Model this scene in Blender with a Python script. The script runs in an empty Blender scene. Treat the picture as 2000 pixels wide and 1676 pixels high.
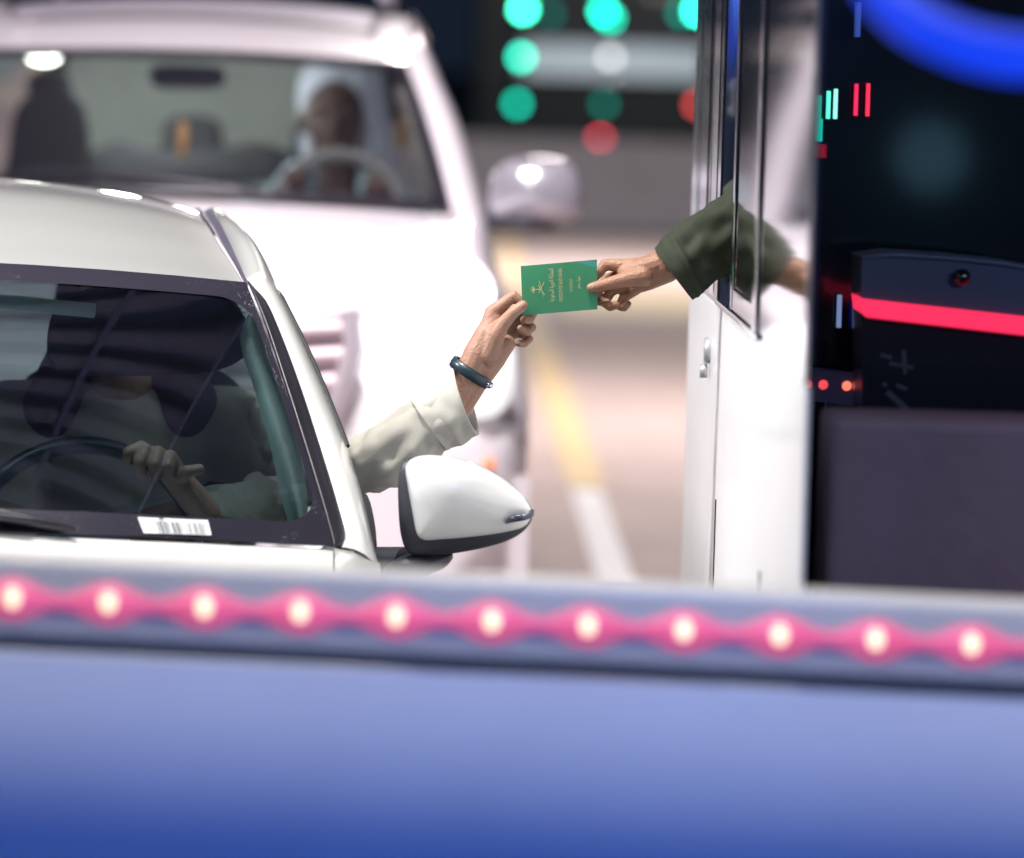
import bpy, bmesh, math, random
from mathutils import Vector, Matrix, noise
random.seed(7)
R = math.radians
S = bpy.context.scene
COL = S.collection
V = Vector

# ------------------------------------------------------------------ camera
FPX = 2000 * 200 / 36.0
YAW = R(0.78); PITCH = R(3.676); ROLL = R(1.7); CH = 1.68
cam_d = bpy.data.cameras.new('camera'); cam = bpy.data.objects.new('camera', cam_d); COL.objects.link(cam)
CM = Matrix.Rotation(-YAW, 3, 'Z') @ Matrix.Rotation(math.pi/2 - PITCH, 3, 'X') @ Matrix.Rotation(ROLL, 3, 'Z')
cam.matrix_world = Matrix.Translation((0, 0, CH)) @ CM.to_4x4()
cam_d.lens = 200; cam_d.sensor_width = 36; cam_d.sensor_fit = 'HORIZONTAL'
cam_d.clip_start = 0.1; cam_d.clip_end = 3000
cam_d.dof.use_dof = True; cam_d.dof.focus_distance = 9.27; cam_d.dof.aperture_fstop = 3.0
S.camera = cam

def P(px, py, Y):
    """world point that stands at depth Y where the photograph has pixel px, py"""
    d = CM @ V(((px-1000)/FPX, -(py-838)/FPX, -1))
    return V((0, 0, CH)) + d * (Y / d.y)
def proj(p):
    q = CM.transposed() @ (V(p) - V((0, 0, CH)))
    return (1000 + FPX*q.x/-q.z, 838 - FPX*q.y/-q.z)

# ------------------------------------------------------------------ materials
MATS = {}
def mat(name, col=(.5, .5, .5), rough=.5, metal=0, coat=0, em=None, es=0, var=.06, bump=0, bscale=40, spec=.5, sss=0):
    if name in MATS: return MATS[name]
    m = bpy.data.materials.new(name); m.use_nodes = True
    nt = m.node_tree; b = nt.nodes['Principled BSDF']
    b.inputs['Roughness'].default_value = rough; b.inputs['Metallic'].default_value = metal
    b.inputs['Coat Weight'].default_value = coat; b.inputs['Coat Roughness'].default_value = .04
    b.inputs['Specular IOR Level'].default_value = spec
    tc = nt.nodes.new('ShaderNodeTexCoord')
    n = nt.nodes.new('ShaderNodeTexNoise'); n.inputs['Scale'].default_value = 6; n.inputs['Detail'].default_value = 5
    nt.links.new(tc.outputs['Object'], n.inputs['Vector'])
    r = nt.nodes.new('ShaderNodeValToRGB')
    r.color_ramp.elements[0].color = (*[c*(1-var) for c in col], 1); r.color_ramp.elements[1].color = (*[min(1, c*(1+var)) for c in col], 1)
    r.color_ramp.elements[0].position = .3; r.color_ramp.elements[1].position = .7
    nt.links.new(n.outputs['Fac'], r.inputs['Fac']); nt.links.new(r.outputs['Color'], b.inputs['Base Color'])
    if bump:
        n2 = nt.nodes.new('ShaderNodeTexNoise'); n2.inputs['Scale'].default_value = bscale; n2.inputs['Detail'].default_value = 4
        nt.links.new(tc.outputs['Object'], n2.inputs['Vector'])
        bp = nt.nodes.new('ShaderNodeBump'); bp.inputs['Strength'].default_value = bump; bp.inputs['Distance'].default_value = .01
        nt.links.new(n2.outputs['Fac'], bp.inputs['Height']); nt.links.new(bp.outputs['Normal'], b.inputs['Normal'])
    if em:
        b.inputs['Emission Color'].default_value = (*em, 1); b.inputs['Emission Strength'].default_value = es
    if sss:
        b.inputs['Subsurface Weight'].default_value = sss; b.inputs['Subsurface Radius'].default_value = (.012, .005, .003); b.inputs['Subsurface Scale'].default_value = .6
    MATS[name] = m; return m

def blotch(m, red, scale=45, amt=.55):
    nt = m.node_tree; b = nt.nodes['Principled BSDF']; src = b.inputs['Base Color'].links[0].from_socket
    tc = nt.nodes.new('ShaderNodeTexCoord'); n = nt.nodes.new('ShaderNodeTexNoise'); n.inputs['Scale'].default_value = scale; n.inputs['Detail'].default_value = 3
    nt.links.new(tc.outputs['Object'], n.inputs['Vector'])
    r = nt.nodes.new('ShaderNodeMapRange'); r.inputs['From Min'].default_value = .42; r.inputs['From Max'].default_value = .7; r.inputs['To Max'].default_value = amt
    nt.links.new(n.outputs['Fac'], r.inputs['Value'])
    mx = nt.nodes.new('ShaderNodeMix'); mx.data_type = 'RGBA'; mx.inputs[7].default_value = (*red, 1)
    nt.links.new(r.outputs[0], mx.inputs[0]); nt.links.new(src, mx.inputs[6]); nt.links.new(mx.outputs[2], b.inputs['Base Color'])
def glass(name, tint, refl=1.0, rough=.02, base=(.9, .9, 1)):
    if name in MATS: return MATS[name]
    m = bpy.data.materials.new(name); m.use_nodes = True; nt = m.node_tree
    nt.nodes.remove(nt.nodes['Principled BSDF'])
    out = nt.nodes['Material Output']
    t = nt.nodes.new('ShaderNodeBsdfTransparent'); t.inputs['Color'].default_value = (*tint, 1)
    g = nt.nodes.new('ShaderNodeBsdfGlossy'); g.inputs['Roughness'].default_value = rough; g.inputs['Color'].default_value = (*base, 1)
    f = nt.nodes.new('ShaderNodeFresnel'); f.inputs['IOR'].default_value = 1.5
    k = nt.nodes.new('ShaderNodeMath'); k.operation = 'MULTIPLY'; k.inputs[1].default_value = refl; k.use_clamp = True
    n = nt.nodes.new('ShaderNodeTexNoise'); n.inputs['Scale'].default_value = 3
    bp = nt.nodes.new('ShaderNodeBump'); bp.inputs['Strength'].default_value = .01
    nt.links.new(n.outputs['Fac'], bp.inputs['Height']); nt.links.new(bp.outputs['Normal'], g.inputs['Normal'])
    mx = nt.nodes.new('ShaderNodeMixShader')
    nt.links.new(f.outputs[0], k.inputs[0]); nt.links.new(k.outputs[0], mx.inputs[0])
    nt.links.new(t.outputs[0], mx.inputs[1]); nt.links.new(g.outputs[0], mx.inputs[2]); nt.links.new(mx.outputs[0], out.inputs['Surface'])
    MATS[name] = m; return m

def speckle(name, col, dust):
    """black screen-print with specks of dust and dried drops"""
    m = mat(name, col, .3, var=.1, coat=.2); nt = m.node_tree; b = nt.nodes['Principled BSDF']
    tc = nt.nodes.new('ShaderNodeTexCoord'); v = nt.nodes.new('ShaderNodeTexVoronoi'); v.inputs['Scale'].default_value = 200
    n = nt.nodes.new('ShaderNodeTexNoise'); n.inputs['Scale'].default_value = 9
    nt.links.new(tc.outputs['Object'], v.inputs['Vector']); nt.links.new(tc.outputs['Object'], n.inputs['Vector'])
    th = nt.nodes.new('ShaderNodeMapRange'); th.inputs['From Min'].default_value = .42; th.inputs['From Max'].default_value = .72; th.inputs['To Min'].default_value = 0; th.inputs['To Max'].default_value = .20
    nt.links.new(n.outputs['Fac'], th.inputs['Value'])
    lt = nt.nodes.new('ShaderNodeMath'); lt.operation = 'LESS_THAN'
    nt.links.new(v.outputs['Distance'], lt.inputs[0]); nt.links.new(th.outputs[0], lt.inputs[1])
    mx = nt.nodes.new('ShaderNodeMix'); mx.data_type = 'RGBA'; mx.inputs[6].default_value = (*col, 1); mx.inputs[7].default_value = (*dust, 1)
    nt.links.new(lt.outputs[0], mx.inputs[0]); nt.links.new(mx.outputs[2], b.inputs['Base Color'])
    return m

M_WHITE = mat('white_car_paint', (.74, .735, .72), .28, coat=1, var=.02)
M_SUVW = mat('white_suv_paint', (.80, .745, .78), .32, coat=.6, var=.015)
M_BLACK = mat('black_trim', (.022, .020, .028), .35, var=.15, bump=.05, bscale=300)
M_RUBBER = mat('black_rubber', (.015, .015, .017), .6, var=.2, bump=.1, bscale=200)
M_DARKP = mat('dark_plastic', (.03, .032, .045), .42, var=.12, bump=.08, bscale=300)
M_TYRE = mat('tyre_rubber', (.02, .02, .02), .8, bump=.2)
M_ALLOY = mat('alloy', (.5, .5, .52), .3, metal=1)
M_CHROME = mat('chrome', (.75, .75, .78), .12, metal=1, var=.03)
M_STEEL = mat('polished_steel', (.84, .83, .85), .09, metal=1, var=.03)
M_PANEL = mat('white_wall_panel', (.86, .86, .86), .35, coat=.2, var=.02)
M_SKIN1 = mat('skin', (.385, .22, .153), .45, var=.14, bump=.25, bscale=260, sss=.12)
M_SKIN2 = mat('skin_tan', (.32, .165, .098), .45, var=.14, bump=.25, bscale=260, sss=.12)
blotch(M_SKIN1, (.38, .15, .11), 45, .4); blotch(M_SKIN2, (.30, .11, .07), 45, .4)
M_SKIND = mat('skin_deep', (.085, .045, .035), .5, var=.14, bump=.2, bscale=200)
M_NAIL = mat('nail', (.62, .40, .32), .25, var=.05)
M_ROBE = mat('white_robe_cloth', (.53, .51, .455), .85, var=.03, bump=.15, bscale=500)
M_OLIVE = mat('olive_cloth', (.020, .027, .013), .8, var=.1, bump=.25, bscale=600)
M_CLOTHD = mat('dark_cloth', (.05, .045, .06), .85, var=.12, bump=.2, bscale=200)
M_GHUTRA = mat('head_cloth', (.60, .62, .72), .85, var=.05, bump=.2, bscale=200)
M_SEAT = mat('dark_seat_fabric', (.035, .033, .045), .8, var=.2, bump=.2, bscale=150)
M_INT = mat('pale_interior', (.50, .51, .50), .7, var=.08)
M_DASH = mat('dark_dash', (.02, .022, .028), .7, var=.15, bump=.1, bscale=200)
M_GREENP = mat('green_passport_cover', (.045, .235, .115), .38, coat=.25, var=.05, bump=.15, bscale=700)
M_GOLD = mat('gold_foil', (.72, .64, .30), .4, metal=.3, var=.1)
M_PAGE = mat('paper_pages', (.75, .72, .62), .8, var=.05)
M_WS = glass('windscreen_glass', (.38, .50, .52), 2.6, .02, (.74, .84, 1))
M_WS2 = glass('suv_windscreen_glass', (.76, .79, .79), 1.7, .02)
M_SIDEG = glass('side_glass', (.25, .28, .28), 1.2)
M_MIRG = glass('booth_glass', (.10, .12, .12), 1.15, .05, (.95, .95, .97))

# ------------------------------------------------------------------ helpers
def thing(name, label, cat, loc=(0, 0, 0), group=None):
    o = bpy.data.objects.new(name, None); COL.objects.link(o); o.empty_display_size = .1
    o.location = loc; o['label'] = label; o['category'] = cat
    if group: o['group'] = group
    return o
def tag(o, label=None, cat=None, group=None, kind=None):
    if label: o['label'] = label
    if cat: o['category'] = cat
    if group: o['group'] = group
    if kind: o['kind'] = kind
    return o
def org(parent):
    w = V((0, 0, 0))
    while parent is not None: w += parent.location; parent = parent.parent
    return w
def link(name, me, mats, parent=None, smooth=True, origin=None):
    if not isinstance(mats, (list, tuple)): mats = [mats]
    for m in mats: me.materials.append(m)
    o = bpy.data.objects.new(name, me); COL.objects.link(o)
    base = org(parent)
    if parent is not None: o.parent = parent
    if origin is not None: o.location = V(origin) - base; base = V(origin)
    if base.length: me.transform(Matrix.Translation(-base))
    if smooth:
        for p in me.polygons: p.use_smooth = True
    me.update(); return o
def mesh(name, vs, fs, mats, parent=None, smooth=True, midx=None, origin=None, fix=True):
    me = bpy.data.meshes.new(name); me.from_pydata([tuple(v) for v in vs], [], fs)
    if midx:
        for p, i in zip(me.polygons, midx): p.material_index = i
    if fix:
        bm = bmesh.new(); bm.from_mesh(me); bmesh.ops.recalc_face_normals(bm, faces=bm.faces); bm.to_mesh(me); bm.free()
    return link(name, me, mats, parent, smooth, origin)
def cr(pts, n):
    """n points along a Catmull-Rom curve through pts"""
    pts = [V(p) for p in pts]; m = len(pts)
    if m == 2: return [pts[0].lerp(pts[1], i/(n-1)) for i in range(n)]
    L = [0]
    for a, b in zip(pts, pts[1:]): L.append(L[-1] + max(1e-9, (b-a).length))
    out = []
    for i in range(n):
        s = L[-1]*i/(n-1); k = 0
        while k < m-2 and s > L[k+1]: k += 1
        t = (s-L[k])/(L[k+1]-L[k])
        p1, p2 = pts[k], pts[k+1]
        p0 = pts[k-1] if k else p1*2-p2
        p3 = pts[k+2] if k+2 < m else p2*2-p1
        h = L[k+1]-L[k]
        m1 = (p2-p0)*(h/(L[k+1]-(L[k-1] if k else L[k]-h)))
        m2 = (p3-p1)*(h/((L[k+2] if k+2 < m else L[k+1]+h)-L[k]))
        t2, t3 = t*t, t*t*t
        out.append(p1*(2*t3-3*t2+1) + m1*(t3-2*t2+t) + p2*(-2*t3+3*t2) + m2*(t3-t2))
    return out
class MB:
    """collects shapes and links them as one mesh"""
    def __init__(s): s.v = []; s.f = []; s.m = []
    def add(s, vs, fs, mi=0):
        k = len(s.v); s.v += [V(v) for v in vs]; s.f += [tuple(i+k for i in f) for f in fs]; s.m += [mi]*len(fs); return s
    def grid(s, rows, mi=0, closed=False):
        n = len(rows[0]); vs = [p for r in rows for p in r]; fs = []
        for i in range(len(rows)-1):
            for j in range(n if closed else n-1):
                j2 = (j+1) % n
                fs.append((i*n+j, i*n+j2, (i+1)*n+j2, (i+1)*n+j))
        return s.add(vs, fs, mi)
    def box(s, lo, hi, mi=0, bev=0):
        bm = bmesh.new(); bmesh.ops.create_cube(bm, size=1)
        lo, hi = V(lo), V(hi); c = (lo+hi)/2; d = hi-lo
        for v in bm.verts: v.co = V((v.co.x*d.x, v.co.y*d.y, v.co.z*d.z)) + c
        if bev: bmesh.ops.bevel(bm, geom=bm.edges[:], offset=bev, segments=2, affect='EDGES', profile=.6)
        s.bm(bm, mi); bm.free(); return s
    def bm(s, bm, mi=0, M=None):
        bm.verts.ensure_lookup_table(); bm.verts.index_update()
        return s.add([(M @ v.co) if M else v.co.copy() for v in bm.verts], [tuple(v.index for v in f.verts) for f in bm.faces], mi)
    def tube(s, pts, r, n=10, mi=0, cap=True):
        pts = [V(p) for p in pts]; rows = []
        for i, p in enumerate(pts):
            t = (pts[min(i+1, len(pts)-1)] - pts[max(i-1, 0)]).normalized()
            a = t.cross(V((0, 0, 1)) if abs(t.z) < .9 else V((1, 0, 0))).normalized(); b = t.cross(a)
            rr = r[i] if isinstance(r, (list, tuple)) else r
            rows.append([p + a*(rr*math.cos(2*math.pi*k/n)) + b*(rr*math.sin(2*math.pi*k/n)) for k in range(n)])
        s.grid(rows, mi, True)
        if cap:
            k = len(s.v); s.v += rows[0] + rows[-1]
            s.f += [tuple(range(k, k+n)), tuple(range(k+2*n-1, k+n-1, -1))]; s.m += [mi, mi]
        return s
    def ell(s, c, r, mi=0, sub=3, rot=None):
        bm = bmesh.new(); bmesh.ops.create_icosphere(bm, subdivisions=sub, radius=1)
        M = Matrix.Translation(V(c)) @ ((rot.to_4x4()) if rot else Matrix()) @ Matrix.Diagonal((*r, 1))
        s.bm(bm, mi, M); bm.free(); return s
    def cyl(s, c, ax, r, h, n=24, mi=0, r2=None):
        c = V(c); ax = V(ax).normalized()
        a = ax.cross(V((0, 0, 1)) if abs(ax.z) < .9 else V((1, 0, 0))).normalized(); b = ax.cross(a); r2 = r if r2 is None else r2
        rows = [[c+ax*(k*h/2)+(a*math.cos(2*math.pi*i/n)+b*math.sin(2*math.pi*i/n))*q for i in range(n)] for k, q in ((-1, r), (1, r2))]
        return s.add(rows[0]+rows[1], [(i, (i+1) % n, n+(i+1) % n, n+i) for i in range(n)] + [tuple(range(n-1, -1, -1)), tuple(range(n, 2*n))], mi)
    def plate(s, poly, thick, mi=0):
        """flat outline given thickness along +Y"""
        n = len(poly); b = [V(p)+V((0, thick, 0)) for p in poly]
        return s.add(list(poly)+b, [tuple(range(n)), tuple(range(2*n-1, n-1, -1))] + [(i, i+n, (i+1) % n + n, (i+1) % n) for i in range(n)], mi)
    def build(s, name, mats, parent=None, smooth=True, origin=None, fix=True):
        return mesh(name, s.v, s.f, mats, parent, smooth, s.m, origin, fix)
    def mirrored(s, fx):
        o = MB(); o.v = [fx(v) for v in s.v]; o.f = [tuple(reversed(f)) for f in s.f]; o.m = list(s.m); return o
    def join(s, o):
        k = len(s.v); s.v += o.v; s.f += [tuple(i+k for i in f) for f in o.f]; s.m += o.m; return s
def both(mb, fx, name, m, parent):
    o = mb.build(name, m, parent); mb.mirrored(fx).build(name, m, parent); return o
def flat_shade(o, ang=35):
    bm = bmesh.new(); bm.from_mesh(o.data)
    for e in bm.edges:
        if len(e.link_faces) == 2 and e.calc_face_angle(0) > R(ang): e.smooth = False
    bm.to_mesh(o.data); bm.free(); return o
def capsule(bm, p0, r0, p1, r1, n=14):
    p0, p1 = V(p0), V(p1); ax = p1-p0; L = ax.length
    ax = ax.normalized() if L > 1e-6 else V((0, 0, 1))
    a = ax.cross(V((0, 0, 1)) if abs(ax.z) < .9 else V((1, 0, 0))).normalized(); b = ax.cross(a)
    rings = []
    for k in range(1, 6): t = -math.pi/2 + k*math.pi/12; rings.append((p0 + ax*(r0*math.sin(t)), r0*math.cos(t)))
    rings.append((p0, r0)); rings.append((p1, r1))
    for k in range(1, 6): t = k*math.pi/12; rings.append((p1 + ax*(r1*math.sin(t)), r1*math.cos(t)))
    vr = [[bm.verts.new(c + (a*math.cos(2*math.pi*i/n)+b*math.sin(2*math.pi*i/n))*r) for i in range(n)] for c, r in rings]
    s = bm.verts.new(p0-ax*r0); e = bm.verts.new(p1+ax*r1)
    for q0, q1 in zip(vr, vr[1:]):
        for i in range(n): bm.faces.new((q0[i], q0[(i+1) % n], q1[(i+1) % n], q1[i]))
    for i in range(n): bm.faces.new((s, vr[0][(i+1) % n], vr[0][i])); bm.faces.new((e, vr[-1][i], vr[-1][(i+1) % n]))
def blob(chains, ells=(), voxel=.0018, smooth=4):
    """one continuous surface through chains of (point, radius)"""
    bm = bmesh.new()
    for ch in chains:
        for (p0, r0), (p1, r1) in zip(ch, ch[1:]): capsule(bm, p0, r0, p1, r1)
    for e in ells:
        M = Matrix.Translation(V(e[0])) @ (e[2].to_4x4() if len(e) > 2 else Matrix()) @ Matrix.Diagonal((*e[1], 1))
        bmesh.ops.create_icosphere(bm, subdivisions=3, radius=1, matrix=M)
    bmesh.ops.recalc_face_normals(bm, faces=bm.faces)
    me = bpy.data.meshes.new('tmp'); bm.to_mesh(me); bm.free()
    o = bpy.data.objects.new('tmp', me); COL.objects.link(o)
    m = o.modifiers.new('r', 'REMESH'); m.mode = 'VOXEL'; m.voxel_size = voxel
    if smooth:
        sm = o.modifiers.new('s', 'SMOOTH'); sm.factor = .5; sm.iterations = smooth
    dg = bpy.context.evaluated_depsgraph_get(); ev = o.evaluated_get(dg); me2 = ev.to_mesh()
    out = MB(); out.add([v.co.copy() for v in me2.vertices], [tuple(p.vertices) for p in me2.polygons])
    ev.to_mesh_clear(); bpy.data.objects.remove(o); bpy.data.meshes.remove(me)
    return out
def outline(pts, n):
    """closed smooth outline with n points"""
    k = len(pts); q = cr([pts[-1]] + list(pts) + [pts[0], pts[1]], 40*(k+2))
    a = min(range(20, 100), key=lambda i: (q[i]-V(pts[0])).length); b = min(range(len(q)-100, len(q)), key=lambda i: (q[i]-V(pts[0])).length)
    q = q[a:b+1]; L = [0]
    for x, y in zip(q, q[1:]): L.append(L[-1]+(y-x).length)
    out = []; j = 0
    for i in range(n):
        s = L[-1]*i/n
        while L[j+1] < s: j += 1
        out.append(q[j].lerp(q[j+1], (s-L[j])/max(1e-9, L[j+1]-L[j])))
    return out
def cushion(poly, front, back, mi=0, mb=None, steps=8, pw=.5, ctr=None):
    """solid with that outline (facing -Y): domes by front toward the camera and by back away from it"""
    mb = mb or MB(); c = V(ctr) if ctr else sum((V(p) for p in poly), V())/len(poly); rows = []
    D = [V(p)-c for p in poly]; n = len(D)
    sx = sum(abs(d.x) for d in D)/n*1.5; sz = sum(abs(d.z) for d in D)/n*1.5; E = []
    for d in D:
        k = math.sqrt((d.x/sx)**2+(d.z/sz)**2) or 1; E.append(d/k)
    for sgn, dep in ((-1, front), (1, back)):
        rr = []
        for i in range(steps+1):
            s = math.cos(i/steps*math.pi/2)
            rr.append([c + E[j].lerp(D[j], max(0, s)**1.5)*max(s, .01) + V((0, sgn*dep*(1-s*s)**pw, 0)) for j in range(n)])
        rows.append(rr)
    mb.grid(list(reversed(rows[0])) + rows[1][1:], mi, True)
    for rr in (rows[0][-1], rows[1][-1]):
        mb.add(rr, [tuple(range(len(rr)))], mi)
    return mb
def copy_tree(o, parent=None):
    c = o.copy(); COL.objects.link(c); c.parent = parent
    for ch in o.children: copy_tree(ch, c)
    return c
def px(pts, Y): return [P(a, b, Y) for a, b in pts]
def sleeve(rings, n=56, m=60, fold=.004, inner=.05, seed=0, skew=(0, 0)):
    """cloth tube: rings are (px, py, Y, half vector px, depth radius m); first ring is the open cuff"""
    C = cr([P(a, b, Y) for a, b, Y, h, r in rings], m)
    H = cr([P(a+h[0], b+h[1], Y)-P(a, b, Y) for a, b, Y, h, r in rings], m)
    Rr = cr([(r, 0, 0) for *_, r in rings], m)
    sk = P(rings[0][0]+skew[0], rings[0][1]+skew[1], rings[0][2]) - P(rings[0][0], rings[0][1], rings[0][2])
    rows = []
    for i in range(m):
        row = []; w = min(1, i/6)
        for j in range(n):
            t = 2*math.pi*j/n
            d = H[i]*math.cos(t) + V((0, Rr[i].x, 0))*math.sin(t)
            p = C[i] + d + sk*(math.sin(t)*.5+.5)*max(0, 1-i/10)
            q = p*22 + V((seed, 0, 0))
            f = noise.noise(V((q.x*1.3-q.z*.9, q.y, (q.z+q.x*.5)*1.0))) + .5*noise.noise(q*2.3)
            f2 = math.sin(i*.42 + 1.6*math.sin(t+seed) + seed)*.45*min(1, i/12)
            row.append(p + d.normalized()*(fold*(f*1.5+f2)*w))
        rows.append(row)
    mb = MB(); ins = []
    for i in range(10, -1, -1):
        ins.append([C[i] + (p-C[i])*(.93) for p in rows[i]])
    mb.grid(ins + rows, 0, True)
    mb.add(rows[-1], [tuple(range(n))])
    return mb

# ------------------------------------------------------------------ setting: ground and markings
def sheet(name, x0, x1, y0, y1, z, m, kind='structure', thick=None):
    o = mesh(name, [(x0, y0, z), (x1, y0, z), (x1, y1, z), (x0, y1, z)], [(0, 1, 2, 3)], m, smooth=False)
    return tag(o, kind=kind)
M_CONC = mat('pale_concrete_pavement', (.46, .37, .35), .75, var=.12, bump=.2, bscale=12)
M_ASPH = mat('dark_asphalt', (.05, .042, .05), .7, var=.2, bump=.3, bscale=60)
M_FAR = mat('far_ground', (.06, .06, .065), .8, var=.2)
sheet('ground', -400, 400, -60, 900, -.008, M_FAR)
sheet('lane_pavement', -6, 9, 12.2, 56, 0, M_CONC)
sheet('road', -9, 12, -20, 12.2, 0, M_ASPH)
blotch(M_CONC, (.33, .265, .255), .9, .6); blotch(M_ASPH, (.02, .018, .02), 1.2, .8)
M_YEL = mat('yellow_road_paint', (.60, .46, .26), .6, var=.12, bump=.1)
M_WLINE = mat('white_road_paint', (.82, .82, .85), .5, var=.05)
sheet('yellow_lane_line', .535, .69, 22.6, 56, .006, M_YEL)
sheet('white_lane_line', .545, .665, 18.2, 22.5, .006, M_WLINE)
sheet('stop_line', .85, 2.6, 38, 43, .006, M_YEL)

# ------------------------------------------------------------------ far toll plaza, signals, jersey barrier
t = thing('toll_building', 'dark toll building far behind the queue with one long lit window strip', 'building', (2, 66, 0))
MB().box((.35, 66, 0), (7, 72, 4.5), bev=.05).build('wall', mat('dark_wall', (.02, .035, .04), .5, coat=.3), t)
MB().box((-.1, 65.6, 4.5), (7.4, 72.5, 4.8), bev=.03).build('roof', mat('dark_roof', (.02, .02, .025), .6), t)
w = MB().box((.9, 65.9, 1.55), (3.0, 65.99, 1.93)).build('window', mat('lit_window', (.6, .65, .7), .4, em=(.55, .66, .72), es=.55), t)
MB().box((.86, 65.86, 1.51), (3.04, 65.95, 1.55)).build('sill', M_STEEL, w)
sig = [(1022, 18, (.06, 1, .62), 26, 'bright white-green signal lamp topmost in the left column'),
       (1018, 112, (.02, .75, .5), 14, 'green signal lamp level with the lit window strip'),
       (1010, 203, (.0, .5, .33), 10, 'dim green signal lamp third down in the left column'),
       (1178, 22, (.01, .9, .58), 17, 'upper of two overlapping green signal lamps above the lit window strip'),
       (1192, 36, (.01, .9, .58), 9, 'lower of two overlapping green signal lamps above the lit window strip'),
       (1362, 22, (.03, .95, .66), 26, 'bright green signal lamp half hidden by the booth edge'),
       (1330, 26, (.0, .35, .25), 5, 'faint green signal lamp beside the booth edge'),
       (1075, 28, (.0, .3, .25), 2.2, 'very faint teal signal lamp beside the brightest one'),
       (1180, 204, (.0, .3, .22), 3.2, 'faint teal signal lamp above the red one'),
       (1172, 273, (.65, .04, .07), 11, 'red signal lamp under the dark toll building front'),
       (1362, 205, (.6, .06, .06), 8, 'small red signal lamp at the booth edge'),
       (1192, 112, (.75, .75, .75), 5, 'pale signal lamp in front of the lit window strip')]
for i, (a, b, c, e, lab) in enumerate(sig):
    p = P(a, b, 64.5)
    t = thing('signal_lamp', lab, 'signal lamp', p, 'signal lamps on the toll building')
    MB().cyl(p+V((0, .06, 0)), (0, 1, 0), .075, .1).build('housing', M_BLACK, t)
    MB().cyl(p, (0, 1, 0), .055, .012).build('lens', mat('lens_%d' % i, c, .3, em=c, es=e), t)
    MB().box(p+V((-.012, .11, -.012)), p+V((.012, 1.6, .012))).build('bracket', M_BLACK, t)
jb = MB()
prof = [(-.3, 0), (-.3, .1), (-.12, .38), (-.08, .93), (.08, .93), (.12, .38), (.3, .1), (.3, 0)]
jb.grid([[V((x, 58+q[0], q[1])) for q in prof] for x in (-9, .3, 4.5, 9)], 0)
jb.add([V((9, 58+q[0], q[1])) for q in prof], [tuple(range(8))]).add([V((-9, 58+q[0], q[1])) for q in prof], [tuple(range(8))])
tag(jb.build('concrete_barrier', mat('grey_concrete', (.22, .21, .23), .8, var=.1, bump=.2), smooth=False), 'long grey concrete barrier across the far end of the lane', 'barrier')

# ------------------------------------------------------------------ generic lower car body
def lower_body(mb, Xc, stations, shear=0, y0=0):
    """stations: (Y, half width, z of the middle of the top, z of the shoulder, z of the sill)"""
    rows = []
    for Y, w, zt, zs, zb in stations:
        h = [(0, zt), (w*.35, zt-.004), (w*.7, zt-.02), (w*.88, zs+(zt-zs)*.35), (w*.965, zs), (w, zs-.12), (w*.99, (zs+zb)/2), (w*.95, zb+.05), (w*.85, zb), (0, zb)]
        h = [V((x, 0, z)) for x, z in h]; h = cr(h, 30)
        full = [V((-p.x, Y, p.z)) for p in reversed(h[1:])] + [V((p.x, Y, p.z)) for p in h]
        rows.append([V((Xc + p.x - shear*(Y-y0), p.y, p.z)) for p in full])
    cols = [cr([r[j] for r in rows], 40) for j in range(len(rows[0]))]
    rows = [[c[i] for c in cols] for i in range(40)]
    mb.grid(rows, 0)
    mb.add(rows[0], [tuple(range(len(rows[0])))]); mb.add(rows[-1], [tuple(range(len(rows[0])))])
    return mb
def wheels(root, Xc, hw, ys, r, shear=0, y0=0):
    for Y in ys:
        for s in (-1, 1):
            c = V((Xc+s*(hw-.09)-shear*(Y-y0), Y, r)); w = bpy.data.objects.new('wheel', None); COL.objects.link(w); w.parent = root; w.location = c-root.location
            n = 40; rows = []
            for k in range(13):
                a = 2*math.pi*k/12
                rr = r-.05+.05*math.copysign(abs(math.cos(a))**.5, math.cos(a)); xx = .105*math.copysign(abs(math.sin(a))**.5, math.sin(a))
                rows.append([c+V((xx, rr*math.cos(2*math.pi*i/n), rr*math.sin(2*math.pi*i/n))) for i in range(n)])
            MB().grid(rows, 0, True).build('tyre', M_TYRE, w)
            m = MB().cyl(c+V((s*.06, 0, 0)), (1, 0, 0), .07, .07)
            for k in range(5):
                a = 2*math.pi*k/5; m.tube([c+V((s*.07, 0, 0)), c+V((s*.08, (r-.09)*math.cos(a), (r-.09)*math.sin(a)))], .03, 8)
            m.tube([c+V((s*.075, (r-.1)*math.cos(2*math.pi*i/n), (r-.1)*math.sin(2*math.pi*i/n))) for i in range(n+1)], .022, 8)
            m.build('rim', M_ALLOY, w)

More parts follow.
